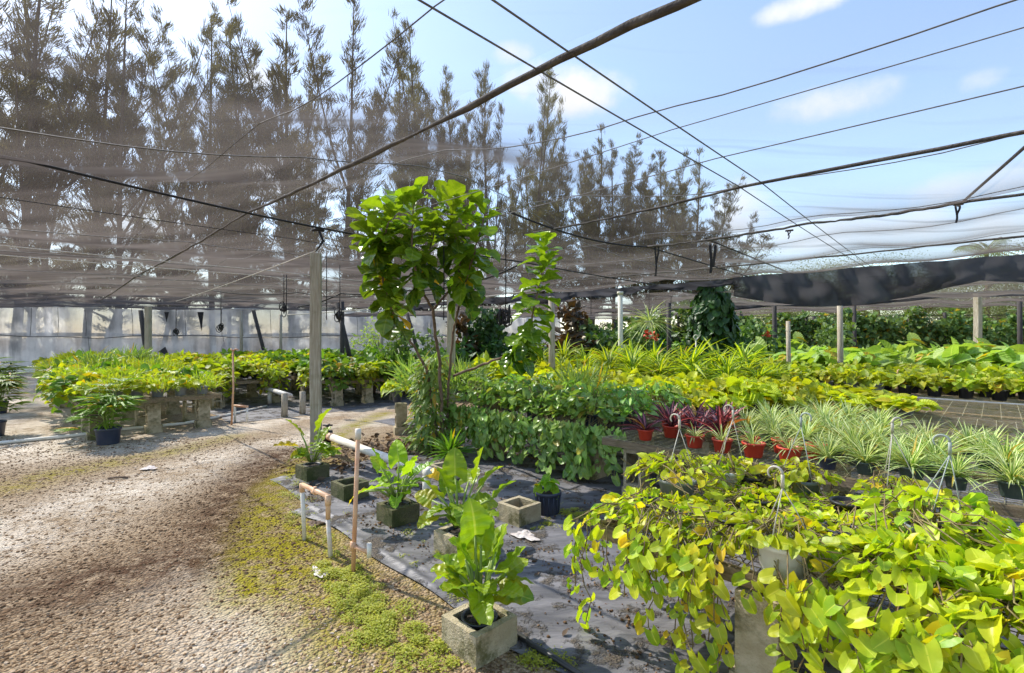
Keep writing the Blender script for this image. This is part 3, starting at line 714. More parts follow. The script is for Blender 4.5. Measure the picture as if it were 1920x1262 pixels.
bench('far wire bench of pale broad leaf plants',-9,5.5,15.2,18.6,step=.2,pier_us=(-8,-4,0),seed=7)
bench('left front bench of feathery yellow green plants on concrete blocks',-22.5,-10.55,.95,3.0,step=.12,pier_us=(-10.75,-11.7,-13,-16,-19),rows=(.12,.5,.88),seed=8)
bench('left bench with an open block frame at its front end',-22,-13.2,3.6,5.2,step=.12,pier_us=(-13.4,-15,-18),rows=(.1,.9),seed=9)
bench('left rear bench of green plants beside the cross road',-22,-11.4,5.65,7.7,step=.12,pier_us=(-11.6,-13.4,-16,-19),rows=(.1,.5,.9),seed=10)
bench('rear bench of green plants behind the fig tree',-22,-10.6,8.3,10.6,step=.15,pier_us=(-10.9,-13.4,-16),rows=(.1,.9),seed=11)

# =================================================================== NEAR BENCH POTHOS
HMAT=['hanger','greyhanger']
baskets=[ # u, v, pot, hanger mat, height, label
 (-.70,2.50,'basketw','hanger',.24,'white hanging basket of lime pothos at the front edge of the near bench',0.0),
 (-1.36,3.56,'basketw','hanger',.36,'white hanging basket on the near bench just in front of the red pots',0.05),
 (-1.5,3.1,'basketg','hanger',.33,'grey hanging basket nearest the left end of the near bench',0.02),
 (-.92,3.68,'basketg','greyhanger',.34,'grey hanging basket at the back of the near bench, with a curled grey hook',0.0),
 (-.42,3.70,'basketw','hanger',.36,'white hanging basket at the back of the near bench under the tall pale hook',.03),
 (-.22,3.2,'basketg','greyhanger',.36,'grey hanging basket in the middle of the near bench, thick grey hook',.06),
]
for i,(u,v,pt,hm,hh,lb,ln) in enumerate(baskets):
    bk=v>3.5 or v<2.6
    fo,vi=pothos(200+i,70 if bk else 110,.20 if bk else .30,.07 if bk else .15,.07 if bk else .075,'lime',.155,xe=-1.68-u if u<-1.4 else None,ye=2.42-v if v<3. else None,strands=4 if v<3 else (2 if u<-1.4 else 0),slen=(.25,.55),runners=22)
    body,soil=POT[pt]
    build('hanging_basket',[('pot',body,[('soil',soil)]),('hanger',hanger_mesh(.12,.145,hh,hm,3,ln)),('foliage',fo),('vines',vi)],lb,'hanging basket',W(u,v,BZ+.006),-ANG+(0 if v<3.3 or u<-1.2 else i),group='hanging baskets of lime pothos on the near bench')
near=[ # lush plants, pots hidden
 (-1.25,2.68,'lime pothos trailing over the left front corner of the near bench'),
 (-1.42,2.66,'lime pothos spilling off the end of the near bench onto the ground cloth'),
 (-.25,2.65,'lime pothos hanging over the front edge right of the white basket'),
 (.12,2.62,'lush lime pothos at the bottom edge of the photo, left of two'),
 (.5,2.6,'lush lime pothos in the bottom right corner of the photo'),
 (.15,2.98,'lime pothos plant in the second row behind the bottom right corner'),
 (-.55,2.95,'lime pothos plant straight behind the white front basket'),
 (-1.02,3.15,'lime pothos plant in the middle of the near bench left of centre'),
 (-.62,3.45,'lime pothos plant between the grey and white baskets'),
 (.2,3.45,'lime pothos plant at the right edge of the photo, middle of the near bench'),
 (.0,3.5,'lime pothos plant at the right edge beneath the last spider plant'),
 (.55,3.05,'large leaved lime pothos at the far right of the near bench'),
 (-.48,2.82,'lime pothos plant just behind and right of the white front basket'),
 (-1.0,2.72,'lime pothos plant left of the white front basket, near the edge'),
 (-1.2,3.62,'lime pothos at the back left corner of the near bench')]
for i,(u,v,lb) in enumerate(near):
    lush=u>-.4 and v<3.1
    fo,vi=pothos(300+i,320 if lush else 190,.34,.17 if lush else .08 if v<3.3 else .04,.078 if lush else .064,'lime',.05,xe=-1.64-u if u<-1.1 else None,ye=2.42-v if v<3.2 else None,strands=(26 if lush else 12) if v<2.75 else 0,slen=(.3,.62) ,runners=6 if lush else 18,yellow=.04 if lush else .10)
    build('potted_pothos',[('pot',POT['black'][0],[('soil',POT['black'][1])]),('foliage',fo),('vines',vi)],lb,'pothos',W(u,v,BZ+.006),-ANG,group='lime pothos plants on the near bench')

# =================================================================== RED POTS AND SPIDER PLANTS (bench 2)
def potted(name,foli,pot,label,cat,u,v,z,group,sc_=1.0):
    build(name,[('pot',POT[pot][0],[('soil',POT[pot][1])]),('foliage',foli)],label,cat,W(u+rnd.uniform(-.02,.02),v+rnd.uniform(-.02,.02),z),rnd.random()*6.28,group,sc_)
rowname=['front row','second row','third row','fourth row','fifth row','sixth row','seventh row','eighth row','ninth row']
for k in range(9):
    v=4.74+.31*k
    if k>=6: v+=.14
    u0=-2.62+(.13 if k%2 else 0)+rnd.uniform(-.04,.04)+(.0 if k<4 else .28*(k-3))
    nn=11 if k<6 else 7
    ri=si=0
    for q in range(nn):
        u=u0+.272*q
        if v>6.3 and v<6.65: continue
        if u>.45 or k>6 or (k>=5 and u>-.75) or (k==4 and u>.0): continue
        gap=(k==0 and q in (1,)) or (k in(1,2) and q==9) or (k==4 and q in(0,1,6)) or (k==5 and q in (0,3)) or (k==3 and q==8) or (k>5 and q in (0,k-2))
        if gap: continue
        if k<4 and q<(2 if k==0 else 3 if k<3 else 2):
            ri+=1
            potted('potted_red_plant',REDS[(q+k)%3],'red','dark red leaved plant in red pot, %s from left in the %s'%(ORD[ri-1],rowname[k]),'potted plant',u,v,BZ+.004,'red leaved plants in red pots',rnd.uniform(.9,1.1))
        elif k<2 and q<6+(1-k)*0:
            si+=1
            potted('potted_spider_plant',SPIDER_S[q%3],'red','small spider plant in red pot, %s such from left in %s'%(ORD[si-1],rowname[k]),'spider plant',u,v,BZ+.004,'spider plants in red pots',rnd.uniform(.95,1.12))
        else:
            pc='navy' if (k==0 and q==6) else ('red' if (k==1 and q==9) else 'green')
            pn={'navy':'navy','red':'red','green':'dark green'}[pc]
            si+=1
            potted('potted_spider_plant',SPIDER[(q*3+k)%4],pc,'bushy spider plant in %s pot, %s spider plant from left in %s'%(pn,ORD[si-1],rowname[k]),'spider plant',u,v,BZ+.004,'bushy spider plants on the wire bench',rnd.uniform(.78,1.08))

# =================================================================== DARK TRAILING VINES (bench 2 left)
q=0
for (u,v,st) in [(-5.45,5.05,22),(-4.95,5.05,22),(-4.45,5.02,22),(-3.95,5.05,22),(-3.5,5.02,22),(-3.3,5.45,10),(-5.4,5.6,8),(-4.8,5.6,0),(-4.2,5.6,0),(-3.7,5.85,0),(-5.2,6.15,0),(-4.5,6.15,0),(-3.3,6.2,0)]:
    fo,vi=pothos(400+q,175,.44,.42,.10,'heartleaf',.06,ye=4.85-v if st>0 else None,xe=None,strands=st,slen=(.22,.64),yellow=.05,runners=5)
    pk=('greypot','midgrey') if q%3==0 else ('b','midnavy')
    lbs=['heartleaf vine at the left end of the vine bench, trailing to the ground','heartleaf vine second from the left along the front of the vine bench','heartleaf vine in the middle of the vine bench front, long hanging runners','heartleaf vine with strands reaching the ground, fourth along the vine bench front','heartleaf vine nearest the red pots at the bench corner','heartleaf vine just behind the corner beside the red pots','heartleaf vine at the left end, second row of the vine bench','heartleaf vine second row, left of the middle of the vine bench','heartleaf vine second row, right of the middle of the vine bench','heartleaf vine third row behind the red leaf pots','heartleaf vine in the back left of the vine bench','heartleaf vine in the back middle of the vine bench','heartleaf vine in the back right of the vine bench against the lime mass']
    build('potted_vine',[('pot',POT[pk[1]][0],[('soil',POT[pk[1]][1])]),('foliage',fo),('vines',vi)],lbs[q],'vine',W(u,v,BZ),-ANG,'heartleaf vines in pots on the vine bench')
    q+=1

# =================================================================== MASS PLANTINGS
def mass(name,protos,pots,label,cat,group,u0,u1,v0,v1,du,dv,z=BZ,s=(.9,1.15),skip=None,first=None):
    cnt=0
    nv=max(1,int(round((v1-v0)/dv))); 
    for b in range(nv+1):
        v=v0+(v1-v0)*b/nv; u=u0+(du*.5 if b%2 else 0)
        while u<=u1:
            if not (skip and skip(u,v)):
                p=rnd.choice(protos); pt=POT[rnd.choice(pots)]
                build(name,[('pot',pt[0]),('foliage',p)],label,cat,W(u+rnd.uniform(-.05,.05),v+rnd.uniform(-.05,.05),z),rnd.random()*6.28,group,(lambda a:(a,a,a*rnd.uniform(.8,1.25)))(rnd.uniform(*s))); cnt+=1
            u+=du
    return cnt
mass('potted_pothos',LIME,['farblack'],'bright lime pothos in the dense yellow green mass on the long middle bench','pothos','lime pothos plants massed on the long middle bench',-7.0,-1.9,6.75,8.75,.40,.40,skip=lambda u,v: v<7.3 and u>-2.35)
# sparse yellow pothos, individually placed
for i,(u,v,lb) in enumerate([(-1.55,8.55,'sprawling yellow pothos at the bare end of the middle bench'),(-1.3,9.4,'yellow pothos lying on bare mesh beside the empty wire area'),(-2.2,9.45,'pothos in a grey pot standing alone left of the empty mesh'),(-1.75,10.1,'low yellow pothos below the row of dark pots'),(-.9,8.75,'trailing yellow pothos at the back of the spider plants')]):
    build('potted_pothos',[('pot',POT['fargrey'][0]),('foliage',LIME[i%5])],lb,'pothos',W(u,v,BZ),i,None,(1.2,1.2,.7))
mass('potted_strap_plant',DRAC,['farblack'],'yellow striped strap leaf plant in the tall clump behind the lime pothos','strap leaf plant','striped strap leaf plants behind the lime pothos',-8.2,-3.0,9.5,11.1,.66,.55,s=(.75,1.1))
mass('potted_small_plant',SMALL,['navypot' if False else 'farblack','fargrey'],'small bushy yellow green plant in the rows behind the front line of dark pots','small plant','small bushy plants behind the front line of dark pots',-4.6,3.4,12.25,14.3,.5,.45,s=(1.1,1.5))
fr=['farblack','fargrey','fargrey','fargrey','farblack','farblack','farblack','farblack']
for i in range(9):
    nm=['black','grey','grey','grey','black','black','black','black','black'][i]
    build('potted_small_plant',[('pot',POT['farblack' if nm=='black' else 'fargrey'][0]),('foliage',SMALL[i%3])],'small green plant in %s pot, %s from left in line by metal strip'%(nm,ORD[i]),'small plant',W(-2.9+.42*i,11.8,BZ),i,'small pots in the front line by the metal strip',1.35)
mass('potted_broadleaf',BIG,['farblack'],'pale green broad leaf plant massed on the far right bench','broad leaf plant','pale broad leaf plants massed on the far right bench',-8.4,5.2,15.5,18.3,.85,.7,s=(1.0,1.4))
mass('potted_foliage_plant',FEATH[:3]+YELG+LIME[:3]+GRN[:1]+FERN[:1],['fargrey'],'yellow green foliage plant in the dense mass on the left front bench','foliage plant','foliage plants massed on the left front bench',-22,-11.5,1.2,2.8,.55,.5,s=(.95,1.3))
for i,v in enumerate((1.15,1.45,1.75,2.05,2.4,2.75)):
    build('potted_foliage_plant',[('pot',POT['midgrey'][0],[('soil',POT['midgrey'][1])]),('foliage',FEATH[i%4] if i%2 else YELG[i%4])],'grey pot of sparse foliage, %s from left at the front end of left bench'%ORD[i],'foliage plant',W(-10.8,v,BZ),i,'grey pots at the front end of the left bench',.95)
mass('potted_yellow_plant',YELG,['farblack'],'yellow leaved bushy plant massed on the left bench with the open block frame','yellow plant','yellow bushy plants massed on the second left bench',-21,-13.4,3.8,5.0,.5,.42,s=(.95,1.25))
mass('potted_green_plant',GRN+YELG[:2],['farblack'],'green bushy plant massed on the left rear bench beside the cross road','green plant','green bushy plants massed on the left rear bench',-21,-11.6,5.85,7.5,.55,.5,s=(1.0,1.3))
mass('potted_green_plant',GRN,['farblack'],'green plant massed on the rear bench behind the fig stems','green plant','green plants massed on the rear bench behind the fig stems',-20,-10.9,8.5,10.4,.65,.6,s=(1.0,1.35))
# cascading yellow foliage at the front end of the second left bench
for i,(u,v) in enumerate(((-13.25,3.75),(-13.2,4.95))):
    fo,vi=pothos(470+i,60,.35,.25,.11,'yellowgreen',.1,ye=None,strands=0,tms=HEARTS_FAR)
    fo=mound(480+i,160,.34,.75,.11,'yellowgreen',-.45,flat=.2)
    build('trailing_plant',[('foliage',fo),('vines',vi)],'yellow trailing plant hanging over the %s corner of the open block frame'%('left','right')[i],'trailing plant',W(u,v,BZ),i)
HANGM=[mound(490+i,150,.30,.62,.11,'yellowgreen' if i else 'green',-.30,flat=.15) for i in range(2)]
for i,(u,v,lb) in enumerate(((-11.45,5.8,'green foliage spilling over the near corner of the left rear bench'),(-11.45,6.5,'yellowish foliage spilling over the middle of the left rear bench front'),(-11.5,7.3,'green foliage spilling over the far corner of the left rear bench'),(-12.4,5.6,'yellowish foliage hanging down the side of the left rear bench'),(-11.4,1.0,'green foliage hanging off the aisle side of the left front bench, nearest'),(-12.3,.95,'yellowish foliage hanging off the aisle side of the left front bench, second'),(-13.2,.95,'green foliage hanging off the aisle side of the left front bench, third'),(-14.3,.95,'yellowish foliage hanging off the aisle side of the left front bench, farthest'))):
    build('trailing_plant',[('foliage',HANGM[i%2])],lb,'trailing plant',W(u,v,BZ),i*1.7,None,1.1)
# ferns and other single plants at the left end of the lime mass
for i,(px,py,d,pr,s,lb,nm) in enumerate([(790,690,8.6,FERN,1.1,'grey green fern left of the fig stems','potted_fern'),(870,705,8.4,FERN,1.0,'grey green fern at the left end of the lime mass','potted_fern'),(935,690,9.6,YELG,1.2,'light green bush below the low fig branch','leafy_bush'),(905,650,10.5,YELG,1.3,'yellow green upright bush behind the low fig branch','leafy_bush'),(745,735,9.0,YELG,.9,'yellow plant in a dark pot standing on the upright concrete block','potted_yellow_plant'),(1090,735,7.4,FERN,1.0,'fern at the right end of the vine bench','potted_fern')]):
    p=at(px,py,d); z=.62 if i not in (4,) else .53
    build(nm,[('pot',POT['midnavy'][0]),('foliage',pr[i%len(pr)])],lb,'fern' if 'fern' in nm else 'bush',(p.x,p.y,z),i,None,(s,s,s*1.3))

# =================================================================== FIDDLE LEAF FIG
FID=[leaf_t(fiddle,8,3,f,d,0,r_,tw,2.5) for f,d,r_,tw in((.35,.15,.03,.15),(.5,.35,.04,-.2),(.25,.55,.03,.1),(.4,.05,.045,0))]
def fig(branches,seed,size=.30,step=.042):
    g=rng(seed); tr=MB(); lf=[MB() for _ in branches]
    for bi,(pts,r0,r1,s0,ds) in enumerate(branches):
        P=np.array([tuple(at(*p)) for p in pts]); n=len(P)
        # resample
        t=np.linspace(0,n-1,n*5); Q=np.stack([np.interp(t,np.arange(n),P[:,c]) for c in range(3)],-1)
        Q[1:-1]=(Q[:-2]+Q[1:-1]*2+Q[2:])/4; Q[2:-2]+=g.normal(0,.006,Q[2:-2].shape)
        tr.tube(Q,np.linspace(r0,r1,len(Q)),8)
        L=np.concatenate([[0],np.cumsum(np.linalg.norm(np.diff(Q,axis=0),axis=1))])
        if s0>=1: continue
        s=s0*L[-1]; a=g.random()*6; 
        while s<L[-1]:
            f=(s-s0*L[-1])/(L[-1]*(1-s0))
            p=np.array([np.interp(s,L,Q[:,c]) for c in range(3)])
            for rep in range(ds):
                a+=2.4+g.normal(0,.3); el=-.75+1.7*f**1.2+g.normal(0,.28)
                D=np.array((math.cos(a)*math.cos(el),math.sin(a)*math.cos(el),math.sin(el)))
                U=np.array((-math.cos(a)*math.sin(el),-math.sin(a)*math.sin(el),math.cos(el)))+g.normal(0,.25,3)
                sz=size*g.uniform(.65,1.15)*(1-.25*(f>.93))
                lf[bi].leaves(FID[g.integers(0,4)],[p+D*.02],[D],[U],[sz],np.array([np.clip(.15+.7*f+g.normal(0,.15),0,1)]),np.array([1.0 if (f<.10 and g.random()<.16) else 0.0]))  # tint puts bright top light and shaded lower leaves into the colour
            s+=step*g.uniform(.7,1.3)
    return tr,lf
BR=[([(830,850,7.4),(828,760,7.3),(825,680,7.1),(815,620,6.8),(812,581,6.6)],.026,.02,1,0),
 ([(812,581,6.6),(790,545,6.45),(776,500,6.2),(772,440,6.1),(776,372,6.0)],.018,.009,.28,1),
 ([(790,545,6.45),(802,490,6.6),(815,430,6.6),(832,368,6.5)],.014,.008,.2,1),
 ([(812,581,6.6),(840,548,6.6),(858,520,6.6),(868,470,6.7),(876,400,6.7)],.016,.008,.36,1),
 ([(838,850,7.6),(842,700,7.3),(850,620,6.9),(857,588,6.7),(871,536,6.5),(890,470,6.2),(912,392,6.1)],.02,.009,.68,1),
 ([(824,850,7.5),(800,690,7.3),(770,640,7.0),(735,584,6.7),(717,520,6.5),(704,460,6.4),(692,392,6.3)],.022,.008,.58,1),
 ([(717,520,6.5),(733,460,6.8),(742,385,6.8)],.013,.008,.1,1),
 ([(704,470,6.4),(725,430,6.0),(742,380,5.9)],.011,.007,.1,1),
 ([(868,480,6.7),(850,430,6.3),(845,380,6.1)],.011,.007,.1,1)]
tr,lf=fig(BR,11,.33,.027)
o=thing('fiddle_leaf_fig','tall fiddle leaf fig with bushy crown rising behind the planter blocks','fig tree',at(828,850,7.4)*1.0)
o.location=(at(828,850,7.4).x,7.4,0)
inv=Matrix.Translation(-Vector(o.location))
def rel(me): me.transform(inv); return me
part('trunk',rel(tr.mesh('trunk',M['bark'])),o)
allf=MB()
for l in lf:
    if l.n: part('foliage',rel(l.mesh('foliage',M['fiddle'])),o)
tr,lf=fig([([(850,705,7.3),(895,688,7.2),(940,670,7.0),(975,655,6.9),(992,620,6.9),(1005,560,6.9),(1016,500,6.9),(1022,447,6.9)],.02,.009,.34,1)],15,.32,.023)
sb=part('low_branch',rel(tr.mesh('low_branch',M['bark'])),o)
part('foliage',rel(lf[0].mesh('foliage',M['fiddle'])),sb)
# climbing foliage column at the fig's foot
m=MB(); g=rng(77); tm=[leaf_t(lance,4,1,.3,d,width=.32) for d in(.3,.6)]
k=900; h=1.35*g.random(k); a=g.random(k)*math.tau; rr=.34*(1-.35*h/1.35)*np.sqrt(g.random(k))
for i_,t_ in enumerate(tm):
    q_=slice(i_*450,(i_+1)*450)
    m.leaves(t_,np.stack([np.cos(a)*rr,np.sin(a)*rr,h+.05],-1)[q_],(np.stack([np.cos(a),np.sin(a),g.normal(-.3,.4,k)],-1)+g.normal(0,.3,(k,3)))[q_],(np.stack([np.cos(a)*.5,np.sin(a)*.5,np.ones(k)],-1)+g.normal(0,.3,(k,3)))[q_],(.16*g.uniform(.6,1.2,k))[q_],g.random(450),(g.random(450)<.06)*.8)
p=at(812,700,7.6)
o=thing('climbing_plant','pale green fern leaved plant climbing around the foot of the fig','climbing plant',(p.x,7.5,0)); part('foliage',m.mesh('foliage',M['fern']),o)

# =================================================================== PLANTER BLOCKS AND ALOCASIAS
ALO=[leaf_t(arrow,12,5,f,d,.28,r_,tw,3.3) for f,d,r_,tw in((.2,.2,.05,.1),(.45,.4,.06,-.3),(.15,.6,.055,.35),(.35,.1,.065,-.1))]
def alocasia(seed,specs,pot=True):
    """specs: (azimuth deg, height, reach, size, tilt of the blade, yellow)"""
    g=rng(seed); m=MB(); st=MB()
    for az,h,re,sz,tilt,ye in specs:
        a=R(az); d=np.array((math.cos(a),math.sin(a),0)); z=np.array((0,0,1.))
        b=np.array((0,0,.15))+d*.03; tip=d*re+z*h
        tip=tip*np.array((1,1,.62))+z*.07; sz=sz*.64
        st.tube([b,b*.55+tip*.45+z*.05,tip],[.012,.009,.006],6)
        D=d*math.cos(R(tilt))+z*math.sin(R(tilt))+g.normal(0,.12,3)
        U=-d*math.sin(R(tilt))+z*math.cos(R(tilt))+g.normal(0,.25,3)
        m.leaves(ALO[g.integers(0,4)],[tip],[D],[U],[sz],np.array([g.random()]),np.array([ye]),np.array([g.uniform(.9,1.1)]))
    for i in range(11):
        a=g.random()*math.tau; d=np.array((math.cos(a),math.sin(a),0)); tip=d*g.uniform(.06,.18)+np.array((0,0,g.uniform(.2,.36)))
        st.tube([(0,0,.14),tuple(tip)],.004,4); m.leaves(ALO[i%4],[tip],[d+np.array((0,0,.3))],[np.array((0,0,1.))+g.normal(0,.3,3)],[g.uniform(.08,.17)],np.array([g.random()]),np.array([.0]))
    return m.mesh('foliage',M['alocasia']),st.mesh('stalks',M['petiole'])
def spec_r(seed,n,hmax,sz):
    g=rng(seed); L=[]
    for i in range(n):
        f=i/(n-1); L.append((i*137+g.uniform(-25,25),.26+(hmax-.26)*(1-f)**.8,.06+.26*f+g.uniform(0,.06),sz*g.uniform(.75,1.1),g.uniform(50,85)*(1-f)-25*f+g.uniform(-15,15),0.0))
    return L
pl=[ # centre, block material, specs, label
 ((-2.4,6.03),'mossblock',[(170,.62,.14,.36,50,.1),(20,.72,.08,.34,75,0),(200,.42,.2,.3,10,.5),(60,.50,.12,.26,60,0),(330,.34,.2,.22,5,0),(250,.3,.18,.2,20,.3)],'mossy dark block planter with a broad leaf plant, beside the tall timber post','dark mossy'),
 ((-1.05,4.62),'mossblock',[(100,.60,.10,.30,80,0),(190,.58,.14,.27,70,.0),(150,.50,.2,.24,50,.1),(20,.46,.16,.26,45,0),(335,.52,.12,.26,60,0),(230,.36,.24,.24,20,.0),(350,.5,.30,.22,0,1.0),(200,.28,.3,.2,-10,.6),(280,.25,.2,.18,-20,.0),(60,.4,.2,.24,20,0)],'broad leaf plant with one orange leaf in a mossy block, middle of the planter row','mossy'),
 ((-.42,3.98),'concrete',[(110,.66,.12,.32,78,0),(30,.68,.14,.34,80,0),(350,.50,.28,.26,55,0),(190,.50,.16,.26,45,.1),(160,.38,.22,.24,15,.3),(230,.34,.24,.22,-10,.3),(280,.40,.2,.18,-25,0),(75,.55,.2,.26,40,0),(130,.5,.12,.24,60,0),(10,.6,.18,.28,60,0),(320,.36,.22,.24,15,0),(210,.6,.1,.26,75,0)],'broad leaf plant half hidden behind the front planter, dead leaf at its base','plain'),
 ((-.18,2.76),'concrete',[(120,.58,.08,.30,85,0),(80,.52,.06,.28,75,.2),(40,.44,.16,.27,60,.1),(10,.34,.22,.28,40,0),(180,.34,.16,.28,35,.05),(160,.30,.2,.26,0,.2),(330,.26,.2,.30,-5,.25),(270,.27,.12,.22,-55,0),(300,.30,.1,.2,10,.1),(60,.40,.2,.26,35,0),(140,.42,.12,.24,55,.1),(205,.46,.12,.24,60,0),(350,.5,.14,.26,65,0),(100,.36,.2,.22,30,0),(25,.30,.25,.24,10,.1),(230,.32,.2,.22,0,.1),(310,.4,.16,.22,30,0)],'front broad leaf plant in a black pot set into a sunlit concrete block','sunlit'),
]
for i,((x,y),bmname,sp,lb,ad) in enumerate(pl):
    b=single('concrete_block',planter_block(bmname,.285 if i<3 else .295),['dark mossy square block under the plant by the timber post','mossy square block in the middle of the planter row','square block half hidden behind the front planter','sunlit square concrete block at the front holding a black pot'][i],'concrete block',(x,y,0 if i else 0),-ANG+[.05,-.05,.02,-.03][i],'square concrete blocks used as planters')
    if i==3: sp=[(a_,h_*1.2,r_*.6,z_*.92,min(88,t_+14),y_) for a_,h_,r_,z_,t_,y_ in sp]
    fo,stk=alocasia(500+i,sp)
    pp=POT['black' if i!=3 else 'black']
    build('potted_broadleaf',[('pot',pp[0],[('soil',pp[1])]),('foliage',fo),('stalks',stk)],lb,'broad leaf plant',(x,y,.035),0,'broad leaf plants in block planters',(1.1,1.1,1.1))
for (x,y,mt,lb) in ((-1.72,5.32,'mossblock','empty mossy square block between the pipe frame and the planters'),(.066,4.64,'concrete','empty sunlit square block beside the navy pot'),(-.80,6.0,'concrete','square block under the end of the white pipe, in shade')):
    single('concrete_block',planter_block(mt),lb,'concrete block',(x,y,0),-ANG+rnd.uniform(-.08,.08),'square concrete blocks used as planters')
# navy nursery pot with seedling
fo=mound(530,14,.07,.12,.09,'alocasia',.2,far=False,tms=HEARTS[:2])
build('nursery_pot',[('pot',POT['bignavy'][0],[('soil',POT['bignavy'][1])]),('foliage',fo)],'ribbed navy nursery pot with a small seedling, right of the empty block','pot',(.345,4.83,.006))
# crumpled pale cloth
def rag(name,label,c,s,seed,mat='rag'):
    g=rng(seed); n=22; A,B=np.meshgrid(np.linspace(-1,1,n),np.linspace(-1,1,n),indexing='ij')
    rad=np.sqrt(A**2+B**2)+1e-6; ang=np.arctan2(B,A); f=(.75+.2*np.sin(3*ang+seed)+.1*np.sin(7*ang))
    sq=np.maximum(abs(A),abs(B))/rad; X=A*sq*f*s[0]; Y=B*sq*f*s[1]
    Z=.006+.016*np.abs(np.sin(A*4+B*2+seed)*np.cos(B*5-A))*(1-.7*np.maximum(abs(A),abs(B)))
    m=MB(); i=np.arange(n-1)[:,None]*n; j=np.arange(n-1)[None]
    m.add(np.stack([X,Y,Z],-1).reshape(-1,3),[np.stack([i+j,i+n+j,i+n+j+1,i+j+1],-1).reshape(-1,4)])
    single(name,m.mesh(name,M[mat]),label,'litter',(c.x,c.y,.012),-ANG)
rag('dead_leaf','large bleached dead leaf lying on the ground cloth in front of the empty block',gnd(985,1008),(.16,.10),2)
rag('dead_leaf','grey dead leaf on the gravel under the pipe frame',gnd(590,985),(.10,.08),4,'dry')
rag('dead_leaf','pale dead leaf at the weed edge left of the stake',gnd(600,1078),(.13,.05),5)
rag('dead_leaf','pale leaf scrap on the road beside the wheel track',gnd(280,880),(.14,.10),6)
for i,(x,y,L,lb) in enumerate(((222,898,.2,'dark brown twig lying on the road'),(800,1290,.1,None))):
    if lb:
        m=MB(); c=gnd(x,y); m.tube([c+Vector((-L/2,-.03,.015)),c+Vector((0,.0,.022)),c+Vector((L/2,.02,.012))],.012,6); single('twig',m.mesh('twig',M['bark']),lb,'twig')

# standing block, strappy bush, extra blocks
def single_pier(label,c,rz,tall=True,mat='concrete',z=1.0):
    o=single('concrete_block',pier_mesh('concrete_block',mat,tall,0,3),label,'concrete block',c,rz); return o
def upright(label,c,rz,mat='concrete'):
    bm=bmesh.new(); add_bm(bm,hollow_bm(),Matrix.Translation((0,0,.2))@Matrix.Rotation(R(90),4,'Y')@Matrix.Translation((0,0,-.095)))
    return single('concrete_block',bm_mesh(bm,'concrete_block',M[mat]),label,'concrete block',c,rz)
c=gnd(752,813); upright('hollow concrete block stood on end, carrying the yellow potted plant',(c.x,c.y,.135),R(20))
b=bmesh.new(); add_bm(b,hollow_bm(),Matrix.Diagonal((1,1,.7,1))); single('concrete_block',bm_mesh(b,'concrete_block',M['concrete']),'hollow concrete block lying flat under the upright block','concrete block',(c.x+.08,c.y,0),R(20))
c=gnd(176,826); upright('upright mossy concrete block behind the potted palm',(c.x,c.y+.1,0),R(30),'mossblock')
c=gnd(405,768); upright('upright hollow block at the left side of the open frame',(c.x,c.y,0),R(-44))
fo=rosette(600,90,.42,.10,'green',.05,.1,1.3,(.2,.45),strap,5,height=.1,nW=1)
c=gnd(845,866); o=thing('strappy_bush','low dark green strap leaf bush on the ground beneath the vine bench','bush',c); part('foliage',fo,o)
# rhapis palms
for i,(px,py,hh,rr,lb) in enumerate(((203,832,.95,.55,'small fan palm in a dark blue pot at the corner of the left bench'),(-14,818,1.2,.5,'bushy fan palm cut by the left edge of the photo'),(-4,775,1.3,.5,'second fan palm behind the one at the left edge'))):
    fo,stk=rhapis(610+i,9 if i==0 else 14,hh,rr); c=gnd(px,py)
    build('potted_palm',[('pot',POT['palmnavy'][0],[('soil',POT['palmnavy'][1])]),('foliage',fo),('stems',stk)],lb,'fan palm',c,i,'fan palms in pots')

# =================================================================== PIPES
def pipe_thing(name,label,parts,loc=(0,0,0)):
    o=thing(name,label,'pipe',loc); v=Vector(loc)
    for nm,mat,tubes in parts:
        m=MB()
        for pts,r_ in tubes: m.tube([Vector(p)-v for p in pts],r_,10)
        part(nm,m.mesh(nm,M[mat]),o)
    return o
a=gnd(571,1012); b=gnd(620,1045); A=a+Vector((-.02,0,.44)); B=b+Vector((-.02,0,.45))
pipe_thing('irrigation_riser','low U shaped water pipe with an orange stained top at the gravel edge',[('leg','pvc',[([a,A],.017)]),('leg','pvc',[([b,B-Vector((0,0,.16))],.017),]),('cross_pipe','orangepipe',[([A+Vector((0,0,-.02)),A+Vector((0,0,.012)),A+Vector((.006,-.004,.02)),B.lerp(A,.02)+Vector((0,0,.02)),B+Vector((0,0,-.0)),B-Vector((0,0,.155))],.0185),([A.lerp(B,.48)+Vector((0,0,.01)),A.lerp(B,.56)+Vector((0,0,.01))],.024),([B+Vector((0,0,.03)),B-Vector((0,0,.05))],.023),([A+Vector((0,0,.03)),A-Vector((0,0,.04))],.022),([A.lerp(B,.52),A.lerp(B,.52)+Vector((0,0,.05))],.014)])],a)
c=gnd(662,1076); t=c+Vector((.03,.02,1.0))
pipe_thing('pipe_stake','tall thin orange stained riser pipe standing before the middle planter',[('riser','orangepipe',[([c,c.lerp(t,.5),t],.0155)]),('cap','pvc',[([t-Vector((0,0,.04)),t+Vector((0,0,.035))],.021)]),('side_arm','orangepipe',[([c+Vector((0,0,.2)),c+Vector((.13,-.05,.17))],.014),([c+Vector((0,0,.23)),c+Vector((0,0,.17))],.021)]),('stub','pvc',[([c+Vector((.13,-.05,.14)),c+Vector((.13,-.05,.24))],.017)])],c)
e=gnd(800,932); E=e+Vector((0,0,.27)); S_=Vector((-2.62,7.19,.27))
